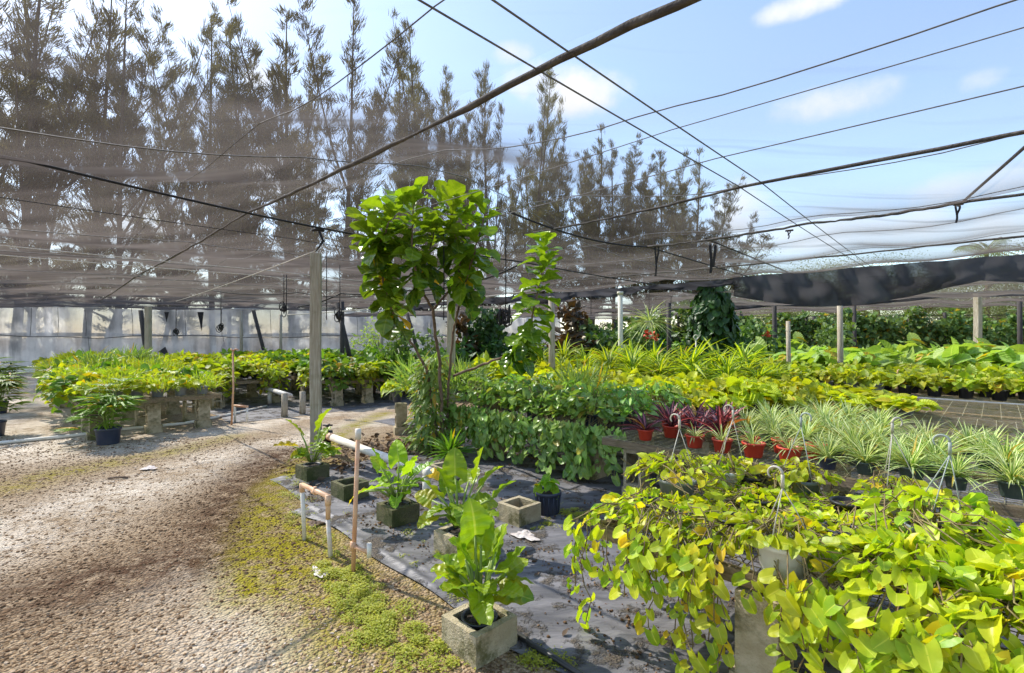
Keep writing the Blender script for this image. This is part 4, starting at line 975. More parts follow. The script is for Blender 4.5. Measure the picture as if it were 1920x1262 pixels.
pipe_thing('water_main','thick white water pipe running from the black valve to a short leg',[('main_pipe','pvc',[([S_,S_.lerp(E,.5)+Vector((0,0,-.01)),E],.05)]),('leg','pvc',[([e,e+Vector((0,0,.225))],.045)]),('end_cap','pvc',[([E+(E-S_).normalized()*.0,E+(E-S_).normalized()*.09],.057)]),('collar','orangepipe',[([S_-(E-S_).normalized()*.01,S_+(E-S_).normalized()*.12],.056)])],e)
v0=S_-(E-S_).normalized()*.06
m1=MB(); m1.tube([(v0.x,v0.y,0),(v0.x,v0.y,.2)],.045,10); m1.tube([(v0.x,v0.y,.2),(v0.x,v0.y,.34)],[.075,.07],10); m1.tube([(v0.x-.08,v0.y,.27),(v0.x+.03,v0.y,.27)],.06,10)
o=thing('valve','black cast valve at the end of the white water pipe','valve',(v0.x,v0.y,0)); me=m1.mesh('body',M['blackiron']); me.transform(Matrix.Translation((-v0.x,-v0.y,0))); part('valve_body',me,o)
m1=MB(); m1.tube([(0,0,.34),(0,0,.42)],.018,8); m1.tube([(-.07,0,.42),(.07,0,.42)],.012,8); m1.tube([(0,-.07,.42),(0,.07,.42)],.012,8); part('handle',m1.mesh('handle',M['blackiron']),o)
c=gnd(434,797); t=c+Vector((.03,0,1.42))
pipe_thing('pipe_stake','distant orange stained riser pipe with a hooked top by the left benches',[('riser','orangepipe',[([c,c.lerp(t,.5)+Vector((.02,0,0)),t],.018)]),('hook','orangepipe',[([t,t+Vector((.05,0,.04)),t+Vector((.1,0,.02))],.014),([t,t+Vector((-.05,0,.04))],.014)])],c)
c=gnd(452,792)
pipe_thing('irrigation_riser','small U shaped pipe beside the distant riser',[('leg','pvc',[([c+Vector((-.12,.0,0)),c+Vector((-.12,.0,.32))],.022)]),('leg','pvc',[([c+Vector((.12,0,0)),c+Vector((.12,0,.30))],.022)]),('cross_pipe','orangepipe',[([c+Vector((-.14,0,.33)),c+Vector((.14,0,.31))],.024)])],c)
pts=[gnd(x,y)+Vector((0,0,.03)) for x,y in((-120,850),(0,834),(120,822),(250,806),(345,797),(420,782),(500,764))]
m=MB(); m.tube(pts,.028,8); single('ground_pipe',m.mesh('ground_pipe',M['pvc']),'long white pipe lying on the ground past the left bench blocks','pipe')
a=gnd(500,757)+Vector((0,0,.38)); b=gnd(545,772)+Vector((0,0,.36))
pipe_thing('water_main','short white pipe on a leg at the left side of the cross road',[('main_pipe','pvc',[([a,b],.055)]),('leg','pvc',[([Vector((a.x+.1,a.y-.05,0)),Vector((a.x+.1,a.y-.05,.33))],.05)])],(a.x,a.y,0))
for i,(px,py,h,lb) in enumerate(((533,782,.50,'short mossy wooden stub left of two at the cross road'),(567,777,.50,'short mossy wooden stub right of two at the cross road'))):
    single('wooden_stub',post_mesh(.13,h,'timber',round_=True,name='wooden_stub'),lb,'post',gnd(px,py))
m=MB(); m.tube([gnd(965,1195)+Vector((0,0,.03)),gnd(1000,1222)+Vector((0,0,.035)),gnd(1045,1248)+Vector((0,0,.03)),gnd(1110,1290)+Vector((0,0,.03)),gnd(1200,1340)+Vector((0,0,.03))],.016,8); single('hose',m.mesh('hose',M['blackpot']),'black irrigation hose along the ground cloth beside the front block','hose')

# =================================================================== POSTS
def post(px,top,d,w,mat,label,round_=False,cap=False,rz=None,group=None,zt=None,dd=None):
    p=at(px,631,d); h=zt or H+(631-top)*d/F
    single('post' if mat!='timber' else 'timber_post',post_mesh(w,h,mat,round_=round_,cap=cap,d=dd),label,'post',(p.x,p.y,0),-ANG+R(40) if rz is None else rz,group)
post(592,475,6.7,.135,'timber','tall square timber post in the foreground left of the fig',rz=R(14))
post(846,545,8.9,.15,'timber','pale timber post right behind the fig stems',rz=R(8))
post(1034,556,10.8,.15,'timber','pale round timber post behind the low fig branch',True)
post(1163,552,12.8,.13,'paintpost','whitewashed post with a cap, left of the hanging spider plant',True,True)
post(1575,560,12.8,.14,'timber','yellowish capped timber post before the hedge, left of two on the right',cap=True,round_=True)
post(1833,550,14,.14,'timber','square yellowish timber post before the hedge near the right edge',rz=.2)
post(1254,568,15,.14,'darkpole','dark timber post left of the vine covered column',True)
post(1478,602,13,.11,'timber','short weathered post in front of the hedge',True)
post(278,575,17.6,.16,'timber','timber post before the cloth wall, farthest left')
post(452,583,20,.13,'timber','thin timber post before the cloth wall, left of the leaning dark pole',True)
post(526,590,21,.13,'timber','thin pale post before the cloth wall behind the foreground post',True)
post(641,590,15,.14,'darkpole','dark round pole right of the foreground post',True,zt=2.75)
post(868,590,17,.13,'timber','thin timber post between the fig and the dark shrubs',True)
post(715,600,16,.12,'timber','thin reddish post left of the fig trunk',True,zt=2.5)
post(1452,556,18,.16,'darkpole','dark post at the left of the hedge',True)
post(1602,572,19,.14,'darkpole','dark post in the hedge right of the capped post',True)
post(1912,560,16,.14,'darkpole','dark post at the right edge of the photo',True)
for i,(x0,y0,x1,y1,d,lb) in enumerate(((264,582,277,690,17.9,'leaning dark pole beside the farthest left post'),(475,582,494,655,20.5,'leaning dark pole between the thin posts at the cloth wall'),(632,568,650,645,15.5,'leaning dark pole right of the foreground post'),(763,588,778,640,19,'leaning dark pole seen left of the fig trunk'),(893,590,902,640,19,'leaning dark pole seen right of the fig'))):
    a=at(x0,y0,d); b=at(x1,y1,d); b=b+(b-a)*(b.z/(a.z-b.z)); m=MB(); m.tube([b,a],.075,8); single('brace_pole',m.mesh('brace_pole',M['darkpole']),lb,'pole')

# =================================================================== SHADE NET, CABLES
WALL_A,WALL_B=Vector((-34,21.2,0)),Vector((4,30.5,0))
wd=(WALL_B-WALL_A).normalized(); wn=Vector((-wd.y,wd.x,0))
def netpanel(name,label,u0,u1,v0,v1,z,seed,sag=.1,mat='net',du=.3,dv=.35,lines_u=(),lines_v=(),clip=True,wr=.02):
    g=rng(seed); us=np.arange(u0,u1+.01,du); vs=np.linspace(v0,v1,int((v1-v0)/dv)+2); A,B=np.meshgrid(us,vs,indexing='ij')
    X=CA*A+SA*B; Y=-SA*A+CA*B
    def span(C,ls,c0,c1):
        ls=sorted([c0]+[l for l in ls if c0<l<c1]+[c1]); S=np.zeros_like(C)
        for a,b in zip(ls[:-1],ls[1:]):
            t=(C-a)/(b-a); k=(t>=0)&(t<=1); S[k]=(4*t*(1-t))[k]*min(1,(b-a)/3)
        return S
    Z=z-sag*span(A,LU,-36,22)-sag*.7*span(B,lines_v,v0,v1)
    Z+=wr*np.sin(A*1.1+np.sin(B*.7)*1.5+seed)+wr*.7*np.sin(A*3.1+B*.5+seed*2)
    Z+=.58*np.exp(-((X+.95)**2+(Y-6.3)**2)/2.3**2)      # pushed up by the fig
    nu,nv=A.shape; i=np.arange(nu-1)[:,None]*nv; j=np.arange(nv-1)[None]
    Q=np.stack([i+j,i+nv+j,i+nv+j+1,i+j+1],-1).reshape(-1,4)
    if clip:
        side=((X-WALL_A.x)*wn.x+(Y-WALL_A.y)*wn.y).ravel(); Q=Q[(side[Q]<.15).all(1)]
    m=MB(); m.add(np.stack([X,Y,Z],-1).reshape(-1,3),[Q])
    ob=single(name,m.mesh(name,M[mat]),label,'shade net')
    m=MB()
    for vv in list(np.arange(v0+1.1,v1-.3,1.83)):
        jj=int(round((vv-v0)/(v1-v0)*(nv-1))); pts=[(X[q,jj],Y[q,jj],Z[q,jj]-.006) for q in range(0,nu,1) if (not clip) or ((X[q,jj]-WALL_A.x)*wn.x+(Y[q,jj]-WALL_A.y)*wn.y)<.0]
        if len(pts)>3: m.tube(pts,.0045,4,cap=False)
    for uu in (-29,-25.2,-21,-17.2,-14,-11.4,-8.8,-4.9):
        if uu<u0: continue
        ii=int(round((uu-u0)/.3)); pts=[(X[ii,q],Y[ii,q],Z[ii,q]-.008) for q in range(nv) if (not clip) or ((X[ii,q]-WALL_A.x)*wn.x+(Y[ii,q]-WALL_A.y)*wn.y)<.0]
        if len(pts)>3: m.tube(pts,.006,4,cap=False)
    if m.n: part('stitched_seams',m.mesh('stitched_seams',M['greycord']),ob)
    return ob
LU=[-32,-27.5,-23,-19,-15.5,-12.5,-10.4,-7.2,-6.3,-3.8,-1.65,0.2,3,6]
netpanel('shade_net','brown shade net roof on the left, from the thick rolled seam to above the road',-36,9,-9,2.06,3.2,1,.10,'netleft',lines_u=LU,lines_v=(-4,))
netpanel('shade_net','shade net roof in the middle between the thick seam and the belt seam',-36,10,2.06,7.22,3.2,1,.10,lines_u=LU,lines_v=(3.35,4.1,5.05))
netpanel('shade_net','shade net roof behind the fig, ending at the hanging swags',-36,14,7.22,12.5,3.2,1,.10,lines_u=LU,lines_v=(8.6,10.3))
netpanel('shade_net','far lower shade net roof beyond the swags',-30,22,12.6,27,2.95,4,.12,lines_u=LU,lines_v=(16,20,24))
# drooping net edge, heavy dark swags
def swag(label,u0,u1,v,zt,drop,n=5,seed=0):
    us=np.linspace(u0,u1,n*50+1); ts=np.linspace(0,1,14); A,Tt=np.meshgrid(us,ts,indexing='ij')
    ph=(A-u0)/(u1-u0)*n; dr=drop*(.62+.38*np.abs(np.sin(ph*math.pi)))*(.8+.25*np.sin(ph*1.7+seed))
    B=v+.35*np.sin(Tt*math.pi*.5)*np.abs(np.sin(ph*math.pi))+.05*np.sin(A*7+Tt*3)+.05*np.sin(A*3.3+Tt*8)*Tt+.03*np.sin(A*15-Tt*5)
    Z=zt-dr*Tt**.8
    m=MB(); nu,nv=A.shape; i=np.arange(nu-1)[:,None]*nv; j=np.arange(nv-1)[None]
    m.add(np.stack([CA*A+SA*B,-SA*A+CA*B,Z],-1).reshape(-1,3),[np.stack([i+j,i+nv+j,i+nv+j+1,i+j+1],-1).reshape(-1,4)])
    single('net_swag',m.mesh('net_swag',M['darknet']),label,'shade net')
swag('dark drooping net edge over the right benches',-4.6,13,12.5,3.14,.74,4,1)
swag('dark drooping net edge behind the fig and the timber posts',-19,-4.6,12.5,3.1,.30,6,2)
swag('second dark drooping net edge deep in the shade house',-20,18,19.5,2.98,.28,8,3)
ZC=3.16
def cable(label,pts,r_,mat='cord',sag=.0,n=20,name='overhead_cable',wob=0.0):
    m=MB(); P=[]
    for a,b in zip(pts[:-1],pts[1:]):
        P+=catenary(a,b,sag,n)[0 if not P else 1:]
    if wob:
        g=rng(int(r_*1e4)); P=[p+Vector(g.normal(0,wob,3)) for p in P]
    rr=r_ if not wob else r_*(1+.22*np.interp(np.arange(len(P)),np.arange(0,len(P)+3,3),rng(len(P)).normal(0,1,len(range(0,len(P)+3,3)))))
    m.tube(P,rr,8); return single(name,m.mesh(name,M[mat]),label,'cable')
cable('thick rolled net seam crossing overhead from upper centre to the left wall',[W(4,2.06,ZC),W(-1.65,2.06,ZC-.01),W(-6.3,2.06,ZC-.02),W(-14,2.3,ZC-.05),W(-26,2.9,ZC-.08)],.017,'roll',.03,26,'net_seam',.004)
cable('thin twin wire overhead, first right of the thick seam',[W(6,3.35,ZC),W(-1.65,3.33,ZC),W(-6.5,3.3,ZC)],.0035,'greycord',.03)
cable('thin wire overhead, second right of the thick seam',[W(6,4.1,ZC),W(-1.65,4.12,ZC),W(-7,4.2,ZC)],.0045,'greycord',.03)
cable('dark net seam overhead right of the two thin wires',[W(7,5.02,ZC),W(-1.65,5.06,ZC),W(-4.6,5.2,ZC-.02)],.013,'roll',.03,26,'net_seam',.003)
cable('belt like net seam at mid right carrying the black straps',[W(9,7.15,ZC),W(-.2,7.2,ZC-.02),W(-1.65,7.2,ZC-.02),W(-4.0,7.25,ZC-.03)],.016,'roll',.03,26,'net_seam',.004)
cable('sagging black belt from the cord hook beside the fig to the strap seam',[at(955,397,6.2),W(-4.0,7.25,ZC-.03)],.013,'cord',.10,20,'net_belt')
cable('lower net seam on the right above the far hedge',[W(12,10.3,ZC),W(-.2,10.3,ZC-.02),W(-8,10.3,ZC-.02)],.014,'roll',.03,26,'net_seam',.004)
cable('steel cable overhead, left strand of the pair crossing to the right',[W(-1.78,-2,ZC+.02),W(-1.8,5,ZC),W(-1.95,12.5,ZC-.02)],.005,'greycord',.02)
cable('steel cable overhead, right strand of the pair crossing to the right',[W(-1.52,-2,ZC+.02),W(-1.6,5,ZC),W(-1.85,12.5,ZC-.02)],.005,'greycord',.02)
cable('black cable overhead from the left edge to the top of the foreground post',[W(-5.5,-3,ZC),W(-5.8,.2,ZC),W(-6.45,3.0,ZC-.02),W(-6.5,7,ZC-.04),W(-6.6,12.4,ZC-.06)],.013,'cord',.02)
cable('thin barbed looking wire below the black cable on the left',[W(-7.0,-3,ZC-.03),W(-7.3,3,ZC-.05),W(-7.5,9,ZC-.06)],.005,'cord',.03)
cable('pale thin wire under the left net',[W(-10.3,-4,ZC-.05),W(-10.8,4,ZC-.1),W(-11,10,ZC-.1)],.006,'palecord',.04)
cable('second pale thin wire under the left net',[W(-11.6,-4,ZC-.08),W(-11.8,4,ZC-.1),W(-12,10,ZC-.12)],.007,'palecord',.04)
cable('pale rope strung behind the fig from the foreground post to the right',[at(540,590,14),at(700,578,13),at(1000,545,12)],.012,'palecord',.02)
cable('black strap line running back from the left of the two strap ties',[W(-4.0,7.25,ZC-.03),W(-4.2,12.5,ZC-.05)],.012,'cord',.0)
cable('black strap line running back from the right of the two strap ties',[W(-3.05,7.22,ZC-.03),W(-3.3,12.5,ZC-.05)],.012,'cord',.0)
cable('black strap line rising to the top right corner',[Vector((3.3,2.73,ZC+.02)),Vector((4.95,5.56,ZC-.01))],.013,'cord',.0)
cable('black cable sagging between the hanging cords behind the foreground post',[at(400,545,13),at(560,548,12),at(700,552,11),at(900,540,10.5)],.012,'cord',.08)
cable('dark rope looped behind the fig crown',[at(560,575,13),at(640,550,12.5),at(760,545,11),at(880,530,10.5),at(985,490,10)],.018,'cord',.05,12)
cable('thin line from the foreground post back to the cloth wall',[at(592,470,6.7),at(330,565,17)],.007,'palecord',.03)
def cords(label,px,y0,y1,d,bundle=True,r_=.008,mat='cord',n=1,kind='rope'):
    a=at(px,y0,d); b=at(px,y1,d); o=thing(kind,label,'cord',a); m=MB(); L=a.z-b.z
    for k in range(n): m.tube([(k*.06,0,0),(k*.06+.004,0,-L*.5),(k*.06,0,-L)],r_,6)
    part('cord',m.mesh('cord',M[mat]),o)
    if bundle:
        m=MB(); g=rng(px)
        for k in range(9):
            t=np.linspace(0,math.tau,9); rr=.05+.03*g.random(); c0=g.normal(0,.03,3)
            ax=g.random()*3; m.tube([(c0[0]+rr*math.cos(x)*math.cos(ax),c0[1]+rr*math.cos(x)*math.sin(ax),-L+c0[2]-.02+rr*1.3*math.sin(x)) for x in t],.010,5)
        part('knot',m.mesh('knot',M[mat]),o)
    return o
cords('black cord with a coiled bundle hanging right of the fig crown',948,398,588,6.2)
cords('black cord hanging through the right half of the fig crown',832,438,600,6.4,False)
cords('pair of black cords with a coil hanging left of the foreground post',532,508,578,11.5,True,.009,n=2)
cords('black cord with a tangle hanging before the cloth wall, middle of three',414,545,612,14,True,.009)
cords('black cord with a dark bundle hanging before the cloth wall, left of three',330,578,622,17,True,.012)
cords('black cord hanging just right of the foreground post',612,470,600,9,False)
cords('black cord with a knot hanging between the foreground post and the fig',637,485,590,10,True)
cords('thin black cord hanging by the whitewashed post',1108,552,590,15,False,.01)
cords('thin black cord hanging above the dark timber post',1258,540,572,14.5,False,.01)
def strap_m(label,px,y0,y1,d,w=.022,curl=True):
    a=at(px,y0,d); b=at(px,y1,d); L=a.z-b.z; m=MB()
    for k,(dx,f) in enumerate(((-w,1.0),(w*.8,.55 if curl else .8))):
        P=[(dx+.03*math.sin(t*3+k*2)*t,.01*k,-L*f*t) for t in np.linspace(0,1,8)]
        V=[];F_=[]
        for p in P: V+=[(p[0]-w/2,p[1],p[2]),(p[0]+w/2,p[1]+.004,p[2])]
        m.add(V,[[(2*i,2*i+1,2*i+3,2*i+2) for i in range(len(P)-1)]])
    m.tube([(-.05,0,.0),(.05,0,.01)],.014,6)
    o=single('tie_strap',m.mesh('tie_strap',M['cord']),label,'strap',a)
strap_m('black tie strap dangling from the belt seam, left of two near the centre',1232,462,518,8.0,.03)
strap_m('straight black tie strap dangling from the belt seam, right of two near the centre',1337,455,512,7.9,.045,False)
strap_m('black tie strap with a curled end near the right edge',1797,384,418,5.5,.03)
strap_m('small black tie on the belt seam under the cable pair',1480,433,448,6.8,.02)
# knot at the tops of foreground post
m=MB(); p=at(598,432,6.75); m.tube([p+Vector((-.09,0,0)),p+Vector((0,0,.02)),p+Vector((.07,0,-.01))],[.02,.03,.015],8); m.tube([p,at(606,452,6.72),at(592,472,6.7)],[.014,.02,.006],6); single('cable_tie',m.mesh('cable_tie',M['cord']),'black cable tie knotted above the foreground timber post','cable')

# =================================================================== CLOTH WALL
def wall_cloth(s0,s1,z0,z1,seed,off=0.0,n=90,bow=.06):
    ss_=np.linspace(s0,s1,n); zz=np.linspace(z0,z1,10); A,Z=np.meshgrid(ss_,zz,indexing='ij')
    g=rng(seed); f=(Z-z0)/(z1-z0)
    B=off+bow*np.sin(f*math.pi)*np.sin(A*1.9+seed)+.03*np.sin(A*6+f*3)+.02*np.sin(A*13)
    Zz=Z+.05*np.sin(A*.55+seed)*(f>.9)
    X=WALL_A.x+wd.x*A+wn.x*B; Y=WALL_A.y+wd.y*A+wn.y*B
    m=MB(); nv=10; i=np.arange(n-1)[:,None]*nv; j=np.arange(nv-1)[None]
    T=np.zeros(A.shape+(4,)); T[...,0]=.5; T[...,1]=f if z0<.1 else .8
    m.add(np.stack([X,Y,Zz],-1).reshape(-1,3),[np.stack([i+j,i+nv+j,i+nv+j+1,i+j+1],-1).reshape(-1,4)],T.reshape(-1,4))
    return m
o=thing('shade_cloth_wall','tall grey white cloth wall of patched panels closing the left side','cloth wall',WALL_A)
invw=Matrix.Translation(-WALL_A)
def wp(name,m,mat,label=None):
    me=m.mesh(name,M[mat]); me.transform(invw); return part(name,me,o,label)
wp('lower_cloth',wall_cloth(0,38,0.0,1.84,1),'wall'); wp('upper_cloth',wall_cloth(0,38,1.70,3.12,2,.05),'wall')
m=MB(); m.tube([WALL_A+wd*s-wn*.09+Vector((0,0,1.70+.06*math.sin(s*.8)+.03*math.sin(s*2.1))) for s in np.arange(0,38,.5)],.018,6); wp('seam_cord',m,'cord')
m=MB()
for s in np.arange(1,38,1.65):
    p=WALL_A+wd*(s+.55*math.sin(s*3))-wn*.1; m.tube([p+Vector((.05*math.sin(s*7),0,3.08)),p+Vector((.03,0,2.4)),p+Vector((.06*math.sin(s*4),0,1.72))],.010,5)
    if math.sin(s*5)>.3: m.tube([p+wd*.1+Vector((0,0,1.70)),p+wd*.16+Vector((0,0,.9))],.009,5)
wp('panel_seams',m,'cord')
def tri(name,pts,mat,label):
    m=MB(); m.add([tuple(p) for p in pts],[[(0,1,2)]]); wp(name,m,mat,label)
def onw(px,py,off=-.15):
    # intersection of the view ray with the wall plane
    dx=(px-960)/F; k=(WALL_A.x*wn.x+WALL_A.y*wn.y+off)/(dx*wn.x+wn.y); return Vector((dx*k,k,H-(py-631)/F*k))
tri('torn_flap',[onw(405,675),onw(434,676),onw(420,638)],'rag','white triangular torn flap in the lower cloth')
tri('torn_patch',[onw(296,660),onw(318,668),onw(310,650)],'darknet','dark torn hole in the lower cloth')
tri('torn_patch',[onw(370,585),onw(382,585),onw(378,622)],'cord','dark torn strip hanging in the upper cloth')
tri('torn_patch',[onw(308,585),onw(317,585),onw(312,605)],'cord','small dark torn strip in the upper cloth')
m=MB(); m.tube([WALL_A+wd*s-wn*.06+Vector((0,0,3.13)) for s in np.arange(0,38,1.0)],.03,6); wp('top_rail',m,'palecord')

# =================================================================== TREES
def casuarina(seed,Hh,lead=4,dens=1.0,spread=1.6,lean=0.0):
    g=rng(seed); tr=MB(); lf=MB(); tm=leaf_t(lance,2,1,.2,.25,width=.05)
    tv=dict(V=np.array([(-.03,0,0),(.03,0,0),(.038,.5,.03),(-.038,.5,.03),(0,1,-.06)]),F=[np.array([(0,1,2,3)]),np.array([(3,2,4)])],t=np.array([0,0,.5,.5,1]),s=np.zeros(5))
    base=np.array((0,0,0.)); top=np.array((lean,0,Hh))
    leaders=[]
    trunk=[base+(top-base)*t+np.array((math.sin(t*5+seed)*.18*t,math.cos(t*4+seed)*.18*t,0)) for t in np.linspace(0,1,10)]
    tr.tube(trunk,np.linspace(.17,.02,10)*Hh/20,7); leaders.append((trunk,.12,1.0))
    for k in range(lead):
        t0=g.uniform(.12,.5); a=g.random()*math.tau; L=Hh*(1-t0)*g.uniform(.45,1.0); out=spread*g.uniform(.5,1.9)
        p0=base+(top-base)*t0
        pts=[p0+np.array((math.cos(a)*out*s**.8,math.sin(a)*out*s**.8,L*s)) for s in np.linspace(0,1,7)]
        tr.tube(pts,np.linspace(.07,.01,7)*Hh/20,5); leaders.append((pts,.08,.75))
    P=[];D=[];S=[];RR=[]
    for pts,s0,wf in leaders:
        pts=np.array(pts); L=np.linalg.norm(np.diff(pts,axis=0),axis=1).sum(); nb=int(L/.26*dens)
        for i in range(nb):
            f=s0+(1-s0)*(i+g.random())/nb; x=f*(len(pts)-1); c=np.array([np.interp(x,np.arange(len(pts)),pts[:,q]) for q in range(3)])
            if math.sin(f*23+seed*3+wf)>.93 : continue
            a=g.random()*math.tau; bl=(.22+1.15*max(0,math.sin(math.pi*min(1,.12+f*.88)))**.8)*g.uniform(.45,1.2)*wf; el=g.uniform(.3,1.0)
            d=np.array((math.cos(a)*math.cos(el),math.sin(a)*math.cos(el),math.sin(el)))
            if bl>.35: tr.tube([c,c+d*bl*.6+np.array((0,0,.02)),c+d*bl],[.016,.011,.004],3,cap=False)
            kk=int(72*(.5+bl*.6))
            s=g.random(kk)**.7; cl=g.normal(0,.10,(kk,3))*(1+bl*.4)
            P.append(c+d*bl*s[:,None]+cl); D.append(d*.8+g.normal(0,.3,(kk,3))+np.array((0,0,.75))); S.append(g.uniform(.22,.5,kk)); RR.append(np.full(kk,g.random()))
    P=np.concatenate(P); D=np.concatenate(D); k=len(P)
    lf.leaves(tv,P,D,g.normal(0,1,(k,3)),np.concatenate(S),np.concatenate(RR))
    return tr.mesh('trunk',M['casbark']),lf.mesh('crown',M['needles'])
CAS=[casuarina(700,20,6,.72,2.2),casuarina(701,20,5,.85,1.9,1.2),casuarina(702,20,7,.75,2.8,-.8),casuarina(703,20,4,1.0,1.2,.4),casuarina(704,20,6,.55,3.0,1.6),casuarina(705,20,9,.8,2.6,.2)]
trees=[ # px, top py, distance, variant, width scale, label detail
 (-70,-150,31,0,.95,'tall casuarina partly cut by the left edge, leftmost of the tree row'),
 (25,-90,32,4,.95,'very tall casuarina running off the top left corner'),
 (95,-60,33,1,.9,'tall casuarina second in from the left edge with a bare lower trunk'),
 (160,-40,34,3,1.0,'tall dense casuarina third from the left edge'),
 (222,-20,33,4,.8,'open casuarina with a leaning bare stem in the upper left'),
 (300,150,34,4,.8,'shorter sparse casuarina with a long bare leaning branch'),
 (352,85,37,1,.8,'casuarina with a side plume leaning left, before the blue gap'),
 (400,35,37,0,.8,'dense columnar casuarina with a crowded top left of centre'),
 (462,55,38,3,.95,'narrow pointed casuarina right of the dense columnar one'),
 (548,-5,39,1,.95,'tall open casuarina reaching the top edge'),
 (640,15,40,1,.9,'thin airy casuarina with wispy top beside the tallest open one'),
 (735,130,42,3,.8,'small pointed casuarina left of the twin topped tree'),
 (815,30,42,1,.9,'twin topped tall casuarina right above the fig'),
 (865,130,43,3,.8,'slim casuarina right of the twin topped tree'),
 (920,125,44,2,.85,'bushy casuarina behind the thick seam'),
 (985,150,45,1,.8,'casuarina with a thin spire right of the seam'),
 (1035,245,46,3,.75,'low casuarina in the descending right part of the row'),
 (1110,240,47,5,1.0,'casuarina with several tips between the two descending wires'),
 (1150,265,48,0,.9,'casuarina close behind the one with several tips'),
 (1195,295,49,5,1.0,'rounded casuarina fourth from the right end of the row'),
 (1245,290,50,2,1.05,'dense casuarina third from the right end of the row'),
 (1295,285,50,5,1.05,'dense casuarina second from the right end of the row'),
 (1340,350,51,2,1.0,'last casuarina at the right end of the row'),
 (430,210,43,2,.9,'low casuarina filling behind the columnar trees'),(590,180,45,0,.9,'lower casuarina behind the tall open one'),(870,250,50,0,.8,'low casuarina behind the fig crown'),(1000,300,52,2,.8,'low casuarina behind the thin spire'),(750,240,49,2,.9,'low casuarina filling behind the short narrow one'),
]
nm_=['far left','below the leaning plume','below the dense columnar tree','below the narrow pointed tree','below the tall open tree','left of the fig crown','directly behind the fig crown','right of the fig crown','under the thick seam','under the thin spire','under the descending wires','near the right end','at the right end']
for i_,px_ in enumerate((-60,60,190,330,450,570,690,800,900,1010,1110,1210,1300)):
    trees.append((px_,(390,370,370,400,380,370,380,390,390,400,400,410,420)[i_],36+i_,(2,0,4)[i_%3],2.3,'short bushy casuarina in the lower layer, '+nm_[i_]))
for px,ty,d,vr,ws,lb in trees:
    p=at(px,631,d); h=H+(631-ty)*d/F; s=h/20*1.0
    o=build('casuarina_tree',[('trunk',CAS[vr][0]),('crown',CAS[vr][1])],lb,'tree',(p.x,p.y,0),rnd.random()*6.28,'casuarina trees behind the shade house',(s*ws*1.15*rnd.uniform(.85,1.2),s*ws*1.15*rnd.uniform(.85,1.2),s))
    le={300:.30,352:-.16,222:.10,640:.08,815:-.05,985:.07,1195:-.06,550:.0}.get(px,rnd.uniform(-.07,.07))
    o.rotation_mode='ZYX'; o.rotation_euler=(rnd.uniform(-.04,.04),le,o.rotation_euler.z)
    o.rotation_euler=(Matrix.Rotation(le,3,'Y')@Matrix.Rotation(o.rotation_euler.z,3,'Z')).to_euler('XYZ'); o.rotation_mode='XYZ'
# undergrowth band behind the cloth wall and far right trees
def blob_tree(seed,n,rx,rz,zc,mat,size=.5,nc=9):
    g=rng(seed); m=MB(); tm=leaf_t(oval,2,1,.3,.2)
    cs=g.normal(0,.5,(nc,3))*np.array((rx,rx,rz)); cs[:,2]+=zc; w=g.integers(0,nc,n)
    v=unit(g.normal(0,1,(n,3)))*(g.random((n,1))**.6)*np.array((rx*.5,rx*.5,rz*.45))
    P=cs[w]+v; P[:,2]=np.maximum(P[:,2],.15)
    m.leaves(tm,P,g.normal(0,1,(n,3)),g.normal(0,1,(n,3))+np.array((0,0,1.)),size*g.uniform(.5,1.2,n),g.random(n))
    t=MB(); t.tube([(0,0,0),(.1,0,zc*.6),(0,.1,zc)],[rx*.07,rx*.05,rx*.03],7)
    for k in range(4): t.tube([(0,.05,zc*.7),tuple(cs[k])],[rx*.03,rx*.01],5)
    return t.mesh('trunk',M['bark']),m.mesh('crown',M[mat])
BT=[blob_tree(750+i,26000,3.4,2.0,3.2,'farleaf',.07,22) for i in range(3)]
for i,(px,ty,d,w,lb) in enumerate(((1400,478,60,1.0,'round dark tree just right of the casuarina row'),(1450,462,62,1.1,'dark tree second right of the casuarina row'),(1510,490,65,1.0,'low green tree far behind the right benches'),(1570,483,65,1.1,'low green tree behind the capped post'),(1640,478,62,1.2,'green tree left of the distant palm'),(1720,486,62,1.1,'low tree directly left below the palm'),(1790,476,60,1.2,'bushy tree under the distant palm'),(1880,470,60,1.3,'bushy tree right of the distant palm'),(1960,474,60,1.3,'bushy tree at the right edge'))):
    p=at(px,631,d); h=H+(631-ty)*d/F
    build('broadleaf_tree',[('trunk',BT[i%3][0]),('crown',BT[i%3][1])],lb,'tree',(p.x,p.y,0),i*1.3,'distant trees beyond the right side',(w*h/6.2*1.15,w*h/6.2*1.15,h/6.3))
# palm
g=rng(90); t=MB(); m=MB(); t.tube([(0,0,0),(.2,0,5),(0,0,10.5)],[.25,.2,.18],8)
tmf=leaf_t(lance,3,1,.3,.5,width=.06)
for k in range(22):
    a=k*2.4; el=g.uniform(-.3,1.2); L=3.2
    pts=[(math.cos(a)*math.cos(el)*L*s,math.sin(a)*math.cos(el)*L*s,10.5+math.sin(el)*L*s-1.5*s*s) for s in np.linspace(0,1,7)]
    t.tube(pts,.03,4)
    for s in np.linspace(.15,1,16):
        c_=np.array([np.interp(s*6,np.arange(7),np.array(pts)[:,q]) for q in range(3)]); sd=np.array((-math.sin(a),math.cos(a),-.3))
        fw=np.array((math.cos(a),math.sin(a),0))*.5
        m.leaves(tmf,[c_,c_],[sd+fw,-sd+fw+np.array((0,0,-.6))],[(0,0,1.),(0,0,1.)],[.9,.9],np.array([.4,.6]))
